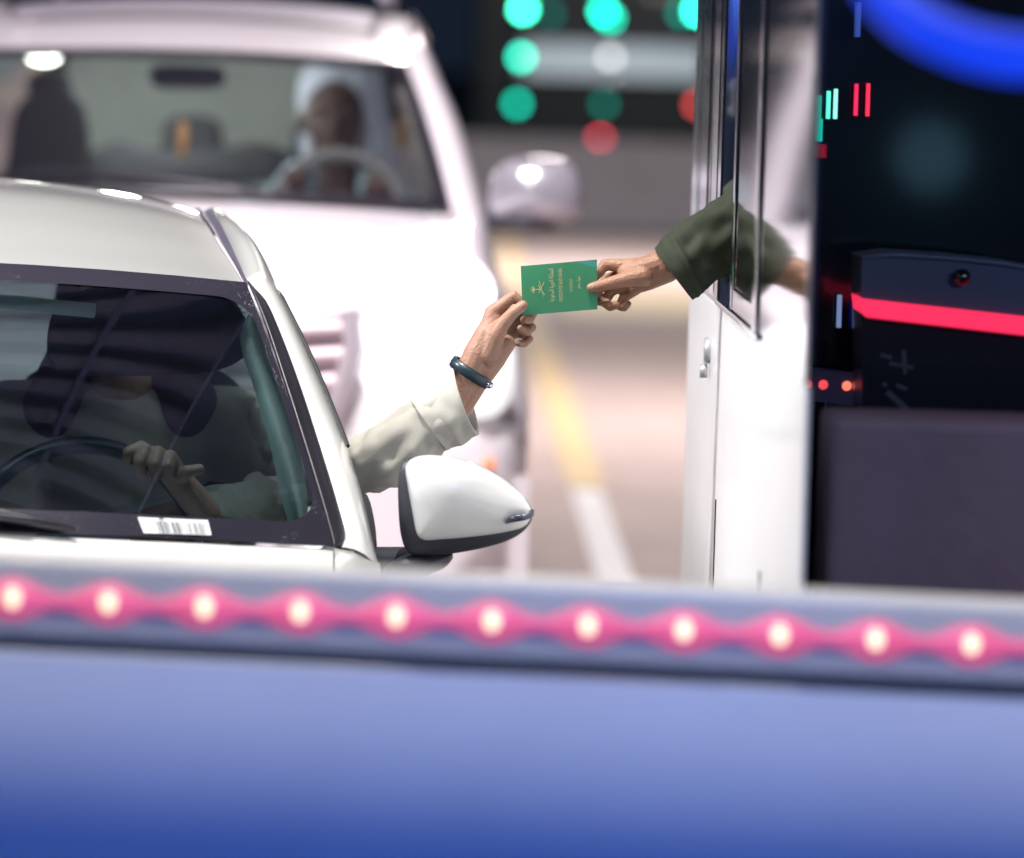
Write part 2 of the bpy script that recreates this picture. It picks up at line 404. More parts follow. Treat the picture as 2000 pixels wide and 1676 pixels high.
# ------------------------------------------------------------------ near car
XC, SH, Y0 = -.87, .05, 9.2
def mirX(p): return V((2*(XC-SH*(p.y-Y0))-p.x, p.y, p.z))
car = thing('car', 'white car with dark windscreen stopped beside the booth, arm out of its window', 'car', (XC, 9.4, 0))
tr, br = P(480, 553, 9.2), P(652, 1068, 8.75)
tl, bl = P(0, 515, 9.11), P(0, 1040, 8.45)
def quad(c, l):   # z = z0 - k u^2 through corner c and l
    uc, ul = c.x-XC, l.x-XC; k = (l.z-c.z)/(uc*uc-ul*ul); return l.z+k*ul*ul, k
zt0, kt = quad(tr, tl); zb0, kb = quad(br, bl)
UT, UB = tr.x-XC, br.x-XC
def WS(a, b, off=0):
    """windscreen surface: a -1..1 across, b 0 bottom .. 1 top"""
    ut, ub = a*UT, a*UB
    top = V((XC+ut, 9.09+.35*ut*ut, zt0-kt*ut*ut)); bot = V((XC+ub, 8.42+.62*ub*ub, zb0-kb*ub*ub))
    p = bot.lerp(top, b); bul = 4*b*(1-b)*.012
    nrm = V((.25*a, -.55, .8)).normalized()
    return p + nrm*(bul+off)
def wsfind(x, y):
    best = None; a0, b0, s = .3, .5, .7
    for it in range(12):
        c = [(a0+s*i/3, b0+s*j/3) for i in range(-3, 4) for j in range(-3, 4)]
        a0, b0 = min(c, key=lambda q: (proj(WS(*q))[0]-x)**2 + (proj(WS(*q))[1]-y)**2); s *= .5
    return a0, b0
ws = MB().grid([[WS(-1+2*i/40, j/14) for i in range(41)] for j in range(15)]).build('windscreen', M_WS, car, fix=False)
# black printed border of the glass
def rrect(x0, x1, y0, y1, r, n, rx=None):
    rx = rx or r; q = []
    for cx, cy, a in ((x1-rx, y1-r, 0), (x0+rx, y1-r, 90), (x0+rx, y0+r, 180), (x1-rx, y0+r, 270)):
        for k in range(n): t = R(a+90*k/(n-1)); q.append((cx+rx*math.cos(t), cy+r*math.sin(t)))
    return q
A = rrect(-.9999, .9999, .0001, .9999, .004, 12); B = rrect(-.98, .984, .074, .925, .11, 12, .085)
def dens(q):
    out = []
    for (a, b), (c, d) in zip(q, q[1:]+q[:1]):
        n = 10 if abs(a-c)+abs(b-d) > .3 else 1
        for k in range(n): out.append((a+(c-a)*k/n, b+(d-b)*k/n))
    return out
A, B = dens(A), dens(B)
M_FRIT = speckle('printed_border_with_dust', (.020, .018, .030), (.55, .55, .6))
MB().grid([[WS(a, b, .002) for a, b in A+A[:1]], [WS(a, b, .002) for a, b in [((x+u)/2, (y+v)/2) for (x, y), (u, v) in zip(A+A[:1], B+B[:1])]], [WS(a, b, .002) for a, b in B+B[:1]]]).build('printed_border', M_FRIT, ws)
# barcode sticker
st = MB()
def stq(q, off, mi):
    st.add([WS(*wsfind(*p), off) for p in q], [(0, 1, 2, 3)], mi)
c4 = [(268, 1014), (405, 1020), (412, 1049), (280, 1045)]
stq(c4, .004, 0)
def inq(s, t):
    a = V(c4[0]).lerp(V(c4[1]), s); b = V(c4[3]).lerp(V(c4[2]), s); r = a.lerp(b, t); return (r.x, r.y)
s = .24
while s < .93:
    wv = random.choice([.008, .012, .02, .03])
    stq([inq(s, .22), inq(s+wv, .22), inq(s+wv, .95), inq(s, .95)], .0046, 1); s += wv + random.choice([.014, .02, .03, .04])
stq([inq(.30, .0), inq(.36, .0), inq(.36, .1), inq(.30, .1)], .0046, 1)
st.build('barcode_sticker', [mat('sticker_paper', (.72, .73, .74), .6), mat('ink', (.12, .12, .14), .6)], ws, smooth=False)
# wiper
wp = MB(); wp.tube([WS(*wsfind(q, 1018+.19*q), .012) for q in (-250, -100, 0, 60, 110, 147)], [.011, .011, .011, .010, .008, .004], 8)
wp.tube([WS(*wsfind(q, 1030+.12*q), .02) for q in (-250, -100, 0, 60)], [.006]*4, 8)
wp.build('wiper', M_BLACK, car)
# roof, ditch moulding, pillars (driver side traced, other side mirrored)
ditch_i = [P(480, 553, 9.2), P(455, 512, 9.5), P(428, 470, 9.8), P(402, 428, 10.15)]
for q in ((-.47, 10.8, 1.385), (-.55, 11.25, 1.30)): ditch_i.append(V(q))
ditch_i = cr(ditch_i, 24)
rows = []
for i, p in enumerate(ditch_i):
    xc = XC-SH*(p.y-Y0); u = p.x-xc; f = i/23
    crown = .0265 + .022*min(1, f*2.2); row = []
    for k in range(31):
        a = -1+2*k/30
        y = p.y - (1-a*a)*.11*max(0, 1-f*1.5)
        row.append(V((xc+u*a, y, p.z+crown*(1-a*a)-.006*abs(a)**12)))
    rows.append(row)
MB().grid(rows).build('roof', M_WHITE, car)
dm = MB()
def off(p, dx, dz=0, dy=0): return p+V((dx, dy, dz))
d_o = [P(486, 554, 9.2), P(468, 515, 9.5), P(448, 472, 9.8), P(425, 428, 10.15)] + [V((-.45, 10.8, 1.385)), V((-.53, 11.25, 1.30))]
d_o = cr(d_o, 24)
dm.grid([ditch_i, [off(a.lerp(b, .5), 0, -.008) for a, b in zip(ditch_i, d_o)], d_o])
both(dm, mirX, 'roof_moulding', mat('roof_moulding_rubber', (.10, .09, .13), .4, var=.1), car)
# black pillar trim between the glass and the white pillar
G = cr([P(652, 1069, 8.75), P(628, 985, 8.83), P(590, 860, 8.94), P(552, 740, 9.04), P(516, 630, 9.13), P(490, 566, 9.19), P(484, 553, 9.205)], 40)
W = cr([P(668, 1069, 8.76), P(675, 1045, 8.80), P(660, 985, 8.85), P(622, 860, 8.96), P(582, 740, 9.06), P(544, 640, 9.14), P(520, 588, 9.18), P(500, 565, 9.20), P(487, 553, 9.21)], 40)
tm = MB(); tm.grid([G, [off(a.lerp(b, .12), 0, .006, -.006) for a, b in zip(G, W)], [off(a.lerp(b, .22), 0, .0, -.001) for a, b in zip(G, W)], [off(a.lerp(b, .6), 0, .004, -.006) for a, b in zip(G, W)], W])
both(tm, mirX, 'pillar_trim', M_BLACK, car)
# white pillar and roof rail
Wr = W + cr([P(487, 553, 9.21), P(468, 515, 9.5), P(448, 472, 9.8), P(425, 428, 10.15), V((-.448, 10.8, 1.385)), V((-.528, 11.25, 1.30))], 30)[1:]
O = cr([P(741, 1112, 8.84), P(728, 1060, 8.86), P(712, 985, 8.92), P(680, 880, 9.02), P(641, 780, 9.12), P(602, 690, 9.2), P(567, 615, 9.26), P(538, 555, 9.31)], 40) + \
    cr([P(538, 555, 9.31), P(518, 510, 9.5), P(493, 468, 9.75), P(462, 440, 10.1), V((-.415, 10.8, 1.355)), V((-.49, 11.25, 1.28))], 30)[1:]
pl = MB()
rowsp = [Wr]
for f, bz in ((.12, .006), (.35, .014), (.6, .016), (.82, .010)): rowsp.append([off(a.lerp(b, f), 0, bz*.7, -bz) for a, b in zip(Wr, O)])
rowsp.append(O)
rowsp.append([off(p, -.004, -.012, .03) for p in O]); rowsp.append([off(p, -.03, -.02, .06) for p in O])
pl.grid(rowsp)
both(pl, mirX, 'pillar', M_WHITE, car)
# window seal that shows as a dark line along the pillar
Od = cr([P(679, 872, 9.06), P(655, 810, 9.11), P(622, 730, 9.18), P(590, 660, 9.24), P(562, 604, 9.29), P(545, 570, 9.33)], 20)
sl = MB().tube(Od, [.004]*19+[.002], 8).tube([off(p, -.012, -.01, .03) for p in O[40:]], .006, 8)
both(sl, mirX, 'window_seal', M_RUBBER, car)
# body with bonnet
lb = lower_body(MB(), XC, [(7.32, .55, .60, .55, .28), (7.42, .72, .72, .62, .22), (7.7, .82, .80, .72, .2), (8.1, .83, .885, .80, .2), (8.42, .82, .93, .80, .2), (8.8, .815, .90, .80, .2),
                           (9.5, .81, .88, .80, .2), (10.5, .80, .90, .82, .2), (11.2, .78, .95, .86, .22), (11.6, .74, .93, .86, .25), (11.72, .68, .86, .8, .32)], SH, Y0)
lb.build('body', M_WHITE, car)
cw = []
for k in range(41):
    a = -1+2*k/40; cw.append([WS(a, -.002, -.004), WS(a, -.002)+V((0, -.035, -.018)), WS(a, -.002)+V((0, -.14, -.052)), WS(a, -.002)+V((0, -.30, -.10)), WS(a, -.002)+V((0, -.62, -.19))])
MB().grid(cw).build('bonnet', M_WHITE, car)
fn = MB().grid([[P(652, 1071, 8.748), P(690, 1076, 8.78), P(742, 1100, 8.84)], [P(655, 1100, 8.6), P(700, 1108, 8.64), P(745, 1150, 8.7)], [P(660, 1160, 8.3), P(700, 1180, 8.3), P(750, 1240, 8.35)]])
both(fn, mirX, 'front_wing', M_WHITE, car)
# doors with open driver window; the rear glass
dr = MB(); dr.grid([cr([P(702, 958, 9.05), P(717, 966, 9.05), P(730, 1010, 9.03), P(736, 1060, 9.0), P(738, 1130, 8.98)], 12), cr([P(704, 962, 9.4), P(712, 968, 9.4), P(724, 1010, 9.4), P(730, 1060, 9.4), P(732, 1130, 9.4)], 12),
         cr([V((-.22, 10.2, .93)), V((-.20, 10.2, .92)), V((-.18, 10.2, .87)), V((-.175, 10.2, .83)), V((-.173, 10.2, .75))], 12)])
both(dr, mirX, 'door', mat('door_gasket_grey', (.16, .16, .19), .4, var=.2), car)
rg = MB().grid([[V((-.40, 10.25, 1.32)), V((-.44, 10.8, 1.33)), V((-.51, 11.2, 1.27))], [V((-.22, 10.25, .93)), V((-.25, 10.8, .94)), V((-.31, 11.25, .97))]])
both(rg, mirX, 'side_window', M_SIDEG, car)
rw = MB().grid([[mirX(V((-.44, 11.25, 1.30))), V((XC-.1, 11.3, 1.33)), V((-.44, 11.25, 1.30))], [mirX(V((-.2, 11.5, .95))), V((XC-.11, 11.55, .97)), V((-.2, 11.5, .95))]])
rw.build('rear_window', M_SIDEG, car)
wheels(car, XC, .80, (8.15, 10.75), .31, SH, Y0)
# door mirror
dmr = MB()
black_o = outline(px([(779, 925), (790, 899), (815, 893), (860, 895), (930, 908), (1000, 948), (1035, 985), (1041, 1010), (1020, 1040), (975, 1062), (900, 1079), (830, 1085), (798, 1080), (784, 1050), (778, 990)], 8.93), 72)
cushion(black_o, .035, .10, 0, dmr, 10, .6)
cap_o = outline(px([(792, 912), (806, 895), (835, 889), (880, 893), (930, 906), (985, 935), (1022, 968), (1038, 995), (1040, 1004), (1025, 1028), (985, 1040), (920, 1049), (860, 1054), (828, 1055), (815, 1045), (806, 1005), (796, 950)], 8.905), 80)
mr = dmr.build('door_mirror', M_DARKP, car)
cushion(cap_o, .055, .05, 0, None, 12, .55, P(880, 960, 8.905)).build('mirror_cap', M_WHITE, mr)
lens = outline(px([(986, 1023), (992, 1012), (1004, 1006), (1025, 1001), (1042, 994), (1044, 1003), (1040, 1011), (1020, 1017), (1000, 1021)], 8.872), 40)
cushion(lens, .012, .02).build('turn_signal', mat('smoked_lens', (.03, .035, .06), .1, coat=1), mr)
ft = cushion(outline(px([(752, 1108), (800, 1082), (885, 1082), (872, 1106), (840, 1120), (790, 1140), (745, 1150)], 8.95), 40), .03, .06); ft.build('mirror_foot', M_DARKP, mr)
MB().tube([P(735, 1105, 9.0), P(790, 1105, 8.97)], .03, 12).build('mirror_arm', M_DARKP, mr)
# interior
intr = MB()
intr.grid([[WS(a/10, .02, -.02) for a in range(-10, 11)], [WS(a/10, .08, -.06)+V((0, .25, -.02)) for a in range(-10, 11)], [V((XC+.7*a/10, 9.1, .86)) for a in range(-10, 11)], [V((XC+.7*a/10, 9.15, .55)) for a in range(-10, 11)]])
intr.build('dashboard', M_DASH, car)
for s, nm in ((1, 'driver'), (-1, 'other')):
    sx = XC+s*.36-.03
    b = cushion(outline([V((sx-.24, 10.05, .5)), V((sx+.24, 10.05, .5)), V((sx+.25, 10.08, .8)), V((sx+.2, 10.1, 1.08)), V((sx+.1, 10.12, 1.14)), V((sx-.1, 10.12, 1.14)), V((sx-.2, 10.1, 1.08)), V((sx-.25, 10.08, .8))], 48), .10, .1)
    so = b.build('seat', M_SEAT, car)
    cushion(outline([V((sx-.13, 10.16, 1.16)), V((sx+.13, 10.16, 1.16)), V((sx+.14, 10.17, 1.27)), V((sx+.09, 10.18, 1.33)), V((sx-.09, 10.18, 1.33)), V((sx-.14, 10.17, 1.27))], 40), .06, .06).build('headrest', M_SEAT, so)
    MB().box((sx-.25, 9.55, .42), (sx+.25, 10.1, .56), bev=.05).build('cushion', M_SEAT, so)
# steering wheel
swc = P(160, 1075, 9.14); sw = MB()
ex = V((.185, 0, 0)); ey = V((0, .075, .165))
ring = [swc+ex*math.cos(2*math.pi*i/48)+ey*math.sin(2*math.pi*i/48) for i in range(49)]
sw.tube(ring, .0145, 12, cap=False)
for a in (200, 340, 270): sw.tube([swc+V((0, -.02, 0)), swc+ex*math.cos(R(a))+ey*math.sin(R(a))], .016, 8)
sw.ell(swc+V((0, -.01, 0)), (.08, .03, .07)); sw.build('steering_wheel', mat('wheel_leather', (.05, .055, .07), .35, coat=.2), car)
vis = cushion(outline(px([(92, 690), (110, 600), (190, 560), (330, 566), (455, 590), (488, 680), (430, 722), (250, 735), (120, 730)], 9.36), 48), .012, .02)
vis.build('lowered_visor', M_SEAT, car)
# lining: pale pillar lining behind the glass, visor, roof lining, grab handle
pi = MB().grid([cr([P(486, 612, 9.25), P(468, 660, 9.24), P(500, 770, 9.15), P(530, 880, 9.06), P(552, 985, 8.98), P(566, 1028, 8.95)], 24),
                [off(p, 0, 0, -.03) for p in cr([P(490, 612, 9.25), P(492, 660, 9.24), P(525, 770, 9.15), P(556, 880, 9.06), P(580, 985, 8.98), P(584, 1028, 8.95)], 24)],
                cr([P(494, 614, 9.3), P(510, 660, 9.28), P(548, 770, 9.2), P(584, 880, 9.1), P(601, 985, 9.02), P(598, 1028, 9.0)], 24)])
both(pi, mirX, 'pillar_lining', mat('pale_lining', (.50, .60, .56), .7), car)
ln = MB(); ln.tube([P(-60, 583, 9.2), P(10, 590, 9.2), P(80, 597, 9.2), P(185, 607, 9.22)], .012, 8); ln.build('sun_visor', mat('pale_lining'), car)
MB().tube([P(425, 610, 9.6), P(432, 640, 9.6), P(430, 668, 9.6)], .008, 8).build('grab_handle', mat('pale_lining'), car)
MB().grid([[V((x, 9.3, 1.315)) for x in (-1.35, -.87, -.4)], [V((x, 10.2, 1.375)) for x in (-1.35, -.9, -.46)], [V((x, 11.1, 1.33)) for x in (-1.35, -.95, -.5)]]).build('roof_lining', mat('roof_cloth', (.10, .11, .13), .9), car)

# ------------------------------------------------------------------ people
def Q(a, b, mm, Y=9.26): return P(a, b, Y+mm/1000)
def ch(*pts, Y=9.26): return [(Q(a, b, m, Y), r/1000) for a, b, m, r in pts]
def head_blob(c, s=1, lean=0):
    c = V(c); f = V((0, -1, 0))
    el = [(c+V((0, .01, .02))*s, (.077*s, .095*s, .10*s)), (c+V((0, -.03, -.045))*s, (.058*s, .062*s, .075*s)), (c+V((0, -.045, -.095))*s, (.03*s, .03*s, .022*s)),
          (c+V((.078, .01, -.01))*s, (.012*s, .022*s, .032*s)), (c+V((-.078, .01, -.01))*s, (.012*s, .022*s, .032*s)),
          (c+V((0, -.088, .022))*s, (.05*s, .012*s, .012*s)), (c+V((0, -.089, -.062))*s, (.024*s, .012*s, .007*s)), (c+V((0, -.087, -.073))*s, (.02*s, .012*s, .007*s)),
          (c+V((.032, -.074, .004))*s, (.013*s, .012*s, .008*s)), (c+V((-.032, -.074, .004))*s, (.013*s, .012*s, .008*s)), (c+V((.042, -.065, -.03))*s, (.02*s, .02*s, .02*s)), (c+V((-.042, -.065, -.03))*s, (.02*s, .02*s, .02*s))]
    chs = [[(c+V((0, -.085, .015))*s, .009*s), (c+V((0, -.108, -.028))*s, .014*s)], [(c+V((.014, -.092, -.03))*s, .009*s), (c+V((-.014, -.092, -.03))*s, .009*s)],
           [(c+V((0, .02, -.06))*s, .058*s), (c+V((0, .03, -.19))*s, .062*s)]]
    return chs, el

# driver of the near car: left arm out of the window holding the passport
drv = thing('person', 'driver in a white robe reaching out of the white car, holding a passport', 'person', (-.52, 9.85, .45))
hand_l = [
    ch((800, 880, 40, 38), (870, 800, 14, 31), (917, 730, 4, 25)),
    ch((884, 800, 20, 28), (932, 728, 10, 26)),
    ch((917, 728, 2, 24), (934, 690, 0, 24), (952, 655, 2, 22), (962, 625, 8, 16)),
    ch((938, 730, 8, 23), (962, 696, 8, 24), (985, 672, 14, 18)),
    ch((940, 690, 8, 22), (975, 640, 24, 16)), ch((950, 690, 14, 20), (985, 662, 34, 13)),
    ch((948, 665, 0, 18), (961, 611, 8, 12.5)),
    ch((960, 611, 8, 12), (1002, 579, 11, 9.5), (1014, 588, 11, 8.6), (1026, 602, 10.5, 7.8)),
    ch((952, 692, -6, 20), (968, 655, -13, 16), (981, 634, -15, 12), (1002, 611, -15, 10.2), (1021, 597, -10.5, 8.8)),
    ch((968, 622, 26, 12), (1010, 600, 33, 9.4), (1039, 614, 26, 8.6), (1034, 624, 12, 8), (1024, 625, 3, 7)),
    ch((978, 642, 36, 11.5), (1014, 622, 44, 9), (1038, 640, 35, 8.2), (1029, 648, 18, 7.6), (1017, 642, 8, 6.8)),
    ch((988, 660, 40, 10), (1014, 648, 46, 8), (1033, 662, 38, 7.2), (1024, 671, 24, 6.6), (1014, 671, 14, 6)),
]
hb = blob(hand_l, voxel=.0017, smooth=3)
hc, he = head_blob(V((-.545, 9.86, 1.235)))
body_d = blob([hc[2]] + [
    [(V((-.545, 9.95, 1.0)), .12), (V((-.545, 9.93, .6)), .14)], [(V((-.72, 9.95, 1.03)), .075), (V((-.36, 9.93, 1.03)), .075)],
    [(V((-.35, 9.93, 1.02)), .06), (V((-.22, 9.7, .98)), .05), (P(690, 922, 9.36), .042), (P(800, 880, 9.30), .036)],
    [(V((-.73, 9.95, 1.0)), .06), (V((-.74, 9.75, .78)), .05), (P(400, 1010, 9.25), .04)],
    [(V((-.64, 9.9, .56)), .10), (V((-.66, 9.45, .6)), .08)], [(V((-.45, 9.9, .56)), .10), (V((-.43, 9.45, .6)), .08)]], voxel=.007, smooth=4)
body_d.join(blob(hc, he, voxel=.004, smooth=2))
hand_w = [  # right hand on the steering wheel, knuckles up, thumb pointing aside
    ch((400, 1000, 40, 26), (362, 955, 22, 24), (330, 918, 10, 20), (285, 905, 8, 16), Y=9.12),
    ch((248, 900, -4, 8.5), (252, 884, -18, 10.5), (276, 874, -6, 11.5), (310, 905, 8, 16), Y=9.12),
    ch((276, 924, -14, 9), (273, 902, -25, 11), (284, 880, -14, 11.5), (320, 905, 8, 16), Y=9.12),
    ch((305, 930, -14, 9), (302, 906, -26, 11), (308, 884, -14, 11.5), (328, 908, 10, 16), Y=9.12),
    ch((331, 931, -12, 8.5), (329, 910, -23, 10.2), (333, 892, -12, 11), (340, 912, 10, 16), Y=9.12),
    ch((348, 935, 6, 13), (366, 921, -12, 10.5), (389, 917, -14, 9), Y=9.12)]
hw = blob(hand_w, voxel=.002, smooth=3)
hb.join(body_d).join(hw)
hb.ell(V((-.577, 9.792, 1.24)), (.012, .01, .007), 1, 2).ell(V((-.513, 9.792, 1.24)), (.012, .01, .007), 1, 2)
nail = cushion(outline([Q(a, b, 0) for a, b in ((1014, 606), (1017, 599), (1024, 601), (1023, 608), (1017, 610))], 20), .002, .001)
for v in nail.v: v.y += 9.26-.0155-9.26
nail.m = [2]*len(nail.m); hb.join(nail)
hb.build('body', [M_SKIN1, mat('eye', (.05, .04, .04), .2), M_NAIL], drv)
sleeve([(903, 784, 9.268, (23, 67), .050), (872, 805, 9.268, (29, 57), .052), (838, 830, 9.272, (33, 48), .052), (795, 864, 9.28, (33, 46), .054), (752, 893, 9.295, (33, 46), .056), (705, 918, 9.33, (26, 42), .058), (650, 915, 9.46, (10, 50), .060), (560, 880, 9.66, (0, 62), .066), (480, 850, 9.85, (-10, 80), .08)],
       fold=.009, skew=(15, -8), seed=2.4).build('sleeve', M_ROBE, drv)
cf = sleeve([(903, 784, 9.267, (24.5, 69.5), .0535), (880, 800, 9.268, (29, 62), .0545), (856, 817, 9.270, (33, 56), .056), (838, 829, 9.271, (36, 50), .056)], m=24, fold=.0035, skew=(15, -8), seed=5.1); cf.build('cuff', M_ROBE, drv)
rb = blob([[(V((-.545, 9.94, 1.0)), .14), (V((-.545, 9.90, .58)), .165)], [(V((-.74, 9.94, 1.02)), .085), (V((-.35, 9.92, 1.02)), .085)], [(V((-.74, 9.94, 1.0)), .078), (V((-.75, 9.72, .78)), .068), (P(430, 1005, 9.28), .052)], [(V((-.36, 9.93, 1.02)), .085), (V((-.22, 9.7, .98)), .068), (P(640, 922, 9.42), .055)],
           [(V((-.64, 9.9, .56)), .12), (V((-.66, 9.45, .6)), .1)], [(V((-.45, 9.9, .56)), .12), (V((-.43, 9.45, .6)), .1)]], voxel=.008, smooth=6)
rb.build('robe', M_ROBE, drv)
sleeve([(385, 985, 9.20, (-22, -18), .03), (420, 985, 9.22, (-20, -50), .045), (480, 985, 9.32, (-2, -62), .06), (560, 985, 9.5, (0, -66), .07)], m=40, fold=.006, seed=8).build('inner_sleeve', M_ROBE, drv)
hd = blob([[(V((-.545, 9.90, 1.275)), .088), (V((-.545, 9.92, 1.22)), .098), (V((-.545, 9.96, 1.10)), .11)], [(V((-.62, 9.9, 1.2)), .035), (V((-.66, 9.88, 1.06)), .06)], [(V((-.47, 9.9, 1.2)), .035), (V((-.43, 9.88, 1.06)), .06)]], voxel=.007, smooth=6)
hd.build('head_cloth', M_CLOTHD, drv)
# watch strap round the wrist
wt = MB(); a0 = Q(909, 741, 6); ax = (Q(936, 700, 4)-a0).normalized(); wx = V((.92, 0, 0)) - ax*ax.dot(V((.92, 0, 0))); wx.normalize(); wy = ax.cross(wx)
wc = Q(919, 727, 6)
rws = []
for hh, ro in ((-.009, .0), (-.009, .003), (0, .0042), (.009, .003), (.009, 0)):
    rws.append([wc + ax*hh + (wx*math.cos(2*math.pi*i/40)*(.0335+ro) + wy*math.sin(2*math.pi*i/40)*(.0295+ro)) for i in range(40)])
wt.grid(rws, 0, True)
M_STRAP = mat('dark_teal_strap', (.014, .032, .045), .35, var=.15, bump=.1, bscale=300, coat=.3)
wt.ell(wc+wx*.036-wy*.012, (.008, .008, .006), 1, 2)
wt.build('wrist_strap', [M_STRAP, M_CHROME], drv)

# passport
pp = thing('passport', 'green passport with gold lettering held between the two hands', 'passport', P(1092, 610, 9.26))
c4p = [P(1017, 520, 9.262), P(1166, 507, 9.256), P(1167, 604, 9.256), P(1021, 616, 9.262)]
def PS(s, t, off=0):
    p = c4p[0].lerp(c4p[1], s).lerp(c4p[3].lerp(c4p[2], s), t)
    bend = -.004*math.sin(math.pi*s)*(1-t)+ .0035*(1-t)**3
    return p + V((0, bend+off, 0))
def cover(name, o0, o1, m, ins=0):
    b = MB(); n = 24
    lo, hi = ins, 1-ins
    F = [[PS(lo+(hi-lo)*i/n, lo+(hi-lo)*j/n, o0) for i in range(n+1)] for j in range(n+1)]; K = [[p+V((0, o1-o0, 0)) for p in r] for r in F]
    b.grid(F).grid(K)
    ed = lambda G: G[0]+[r[-1] for r in G[1:]]+G[-1][-2::-1]+[r[0] for r in G[-2:0:-1]]
    b.grid([ed(F)+ed(F)[:1], ed(K)+ed(K)[:1]])
    return flat_shade(b.build(name, m, pp))
fc = cover('cover', -.0022, -.0014, M_GREENP); cover('pages', -.0013, .0013, M_PAGE, .018); cover('back_cover', .0014, .0022, M_GREENP)
# gold lettering: text runs up the page, its top towards the left hand
def gold_text(txt, s_pos, t0, t1, font=None, size=None):
    cu = bpy.data.curves.new('t', 'FONT'); cu.body = txt; cu.align_x = 'CENTER'; cu.align_y = 'CENTER'; cu.extrude = 0
    o = bpy.data.objects.new('t', cu); COL.objects.link(o)
    dg = bpy.context.evaluated_depsgraph_get(); me = bpy.data.meshes.new_from_object(o.evaluated_get(dg)); bpy.data.objects.remove(o)
    xs = [v.co.x for v in me.vertices]; ys = [v.co.y for v in me.vertices]
    if not xs: return MB()
    wx_, hx_ = max(xs)-min(xs), max(ys)-min(ys); cx, cy = (max(xs)+min(xs))/2, (max(ys)+min(ys))/2
    mb = MB(); vs = []
    for v in me.vertices:
        t = (t0+t1)/2 - (v.co.x-cx)/wx_*(t1-t0); s = s_pos - (v.co.y-cy)/hx_*size
        vs.append(PS(s, t, -.0026))
    mb.add(vs, [tuple(p.vertices) for p in me.polygons]); bpy.data.meshes.remove(me); return mb
gl = MB()
AR = ''.join(reversed('\uFE8D\uFEDF\uFEE4\uFEE4\uFEE0\uFEDC\uFE94 \uFE8D\uFEDF\uFECC\uFEAE\uFE91\uFEF4\uFE94 \uFE8D\uFEDF\uFEB4\uFECC\uFEEE\uFEA9\uFEF3\uFE94'))
gl.join(gold_text(AR, .40, .10, .77, size=.085))
gl.join(gold_text('KINGDOM OF SAUDI ARABIA', .515, .11, .78, size=.05))
gl.join(gold_text('P A S S P O R T', .655, .34, .60, size=.04))
gl.join(gold_text(''.join(reversed('\uFEA0\uFEEE\uFE8D\uFEAF \uFEB3\uFED4\uFEAE')), .755, .30, .56, size=.06))
# emblem: palm above two crossed swords
def stroke(p, q, w):
    d = V((q[0]-p[0], (q[1]-p[1])*.66)); n = V((-d.y, d.x)).normalized()*w; n.y /= .66
    gl.add([PS(p[0]+n.x, p[1]+n.y, -.0026), PS(p[0]-n.x, p[1]-n.y, -.0026), PS(q[0]-n.x*.4, q[1]-n.y*.4, -.0026), PS(q[0]+n.x*.4, q[1]+n.y*.4, -.0026)], [(0, 1, 2, 3)])
for k in range(3):
    stroke((.235-.03*k, .33+.022*k), (.285-.03*k, .66-.0*k), .004) if k == 0 else None
pts1 = cr([(.30, .36, 0), (.275, .43, 0), (.245, .50, 0), (.225, .58, 0)], 8); pts2 = cr([(.30, .62, 0), (.275, .56, 0), (.245, .49, 0), (.225, .41, 0)], 8)
for q in (pts1, pts2):
    for a, b in zip(q, q[1:]): stroke((a.x, a.y), (b.x, b.y), .006)
stroke((.235, .495), (.17, .495), .006)
for a in (-70, -40, -15, 15, 40, 70): stroke((.17, .495), (.17-.055*math.cos(R(a)), .495+.085*math.sin(R(a))), .006)
gl.build('gold_print', M_GOLD, fc, smooth=False, fix=False)

# officer in the booth
off_p = thing('person', 'officer in an olive jacket reaching out through the booth window to take a passport', 'person', (.95, 9.4, .3))
hand_r = [
    ch((1400, 462, 25, 36), (1345, 492, 14, 31), (1300, 517, 5, 25)),
    ch((1345, 500, 20, 28), (1302, 522, 10, 24)),
    ch((1302, 512, 5, 23), (1262, 524, 4, 21), (1225, 533, 8, 17)),
    ch((1304, 526, 8, 22), (1265, 544, 10, 20), (1240, 556, 18, 16)),
    ch((1262, 524, 8, 19), (1218, 520, 12, 12.5)), ch((1255, 540, 15, 18), (1222, 540, 28, 13)), ch((1255, 548, 18, 17), (1236, 562, 36, 11)),
    ch((1216, 519, 12, 12), (1182, 517, 15, 9.6), (1170, 532, 13, 8.8), (1156, 546, 10.5, 8)),
    ch((1255, 540, -8, 17), (1224, 545, -14, 13), (1192, 553, -16, 10.5), (1160, 561, -11, 8.8), (1155, 562, -10.5, 8)),
    ch((1222, 536, 26, 12), (1186, 545, 35, 9.5), (1166, 570, 28, 8.8), (1172, 588, 15, 8.2), (1186, 592, 6, 7.4)),
    ch((1230, 552, 34, 11.5), (1194, 568, 42, 9), (1180, 590, 34, 8.4), (1192, 599, 20, 7.8), (1203, 596, 12, 7)),
    ch((1242, 564, 36, 10.5), (1218, 582, 42, 8.2), (1210, 598, 32, 7.4), (1219, 601, 18, 6.8), (1226, 594, 12, 6.2)),
]
ob = blob(hand_r, voxel=.0017, smooth=3)
sh = V((.86, 9.5, 1.42))
hc, he = head_blob(V((1.04, 9.42, 1.72)))
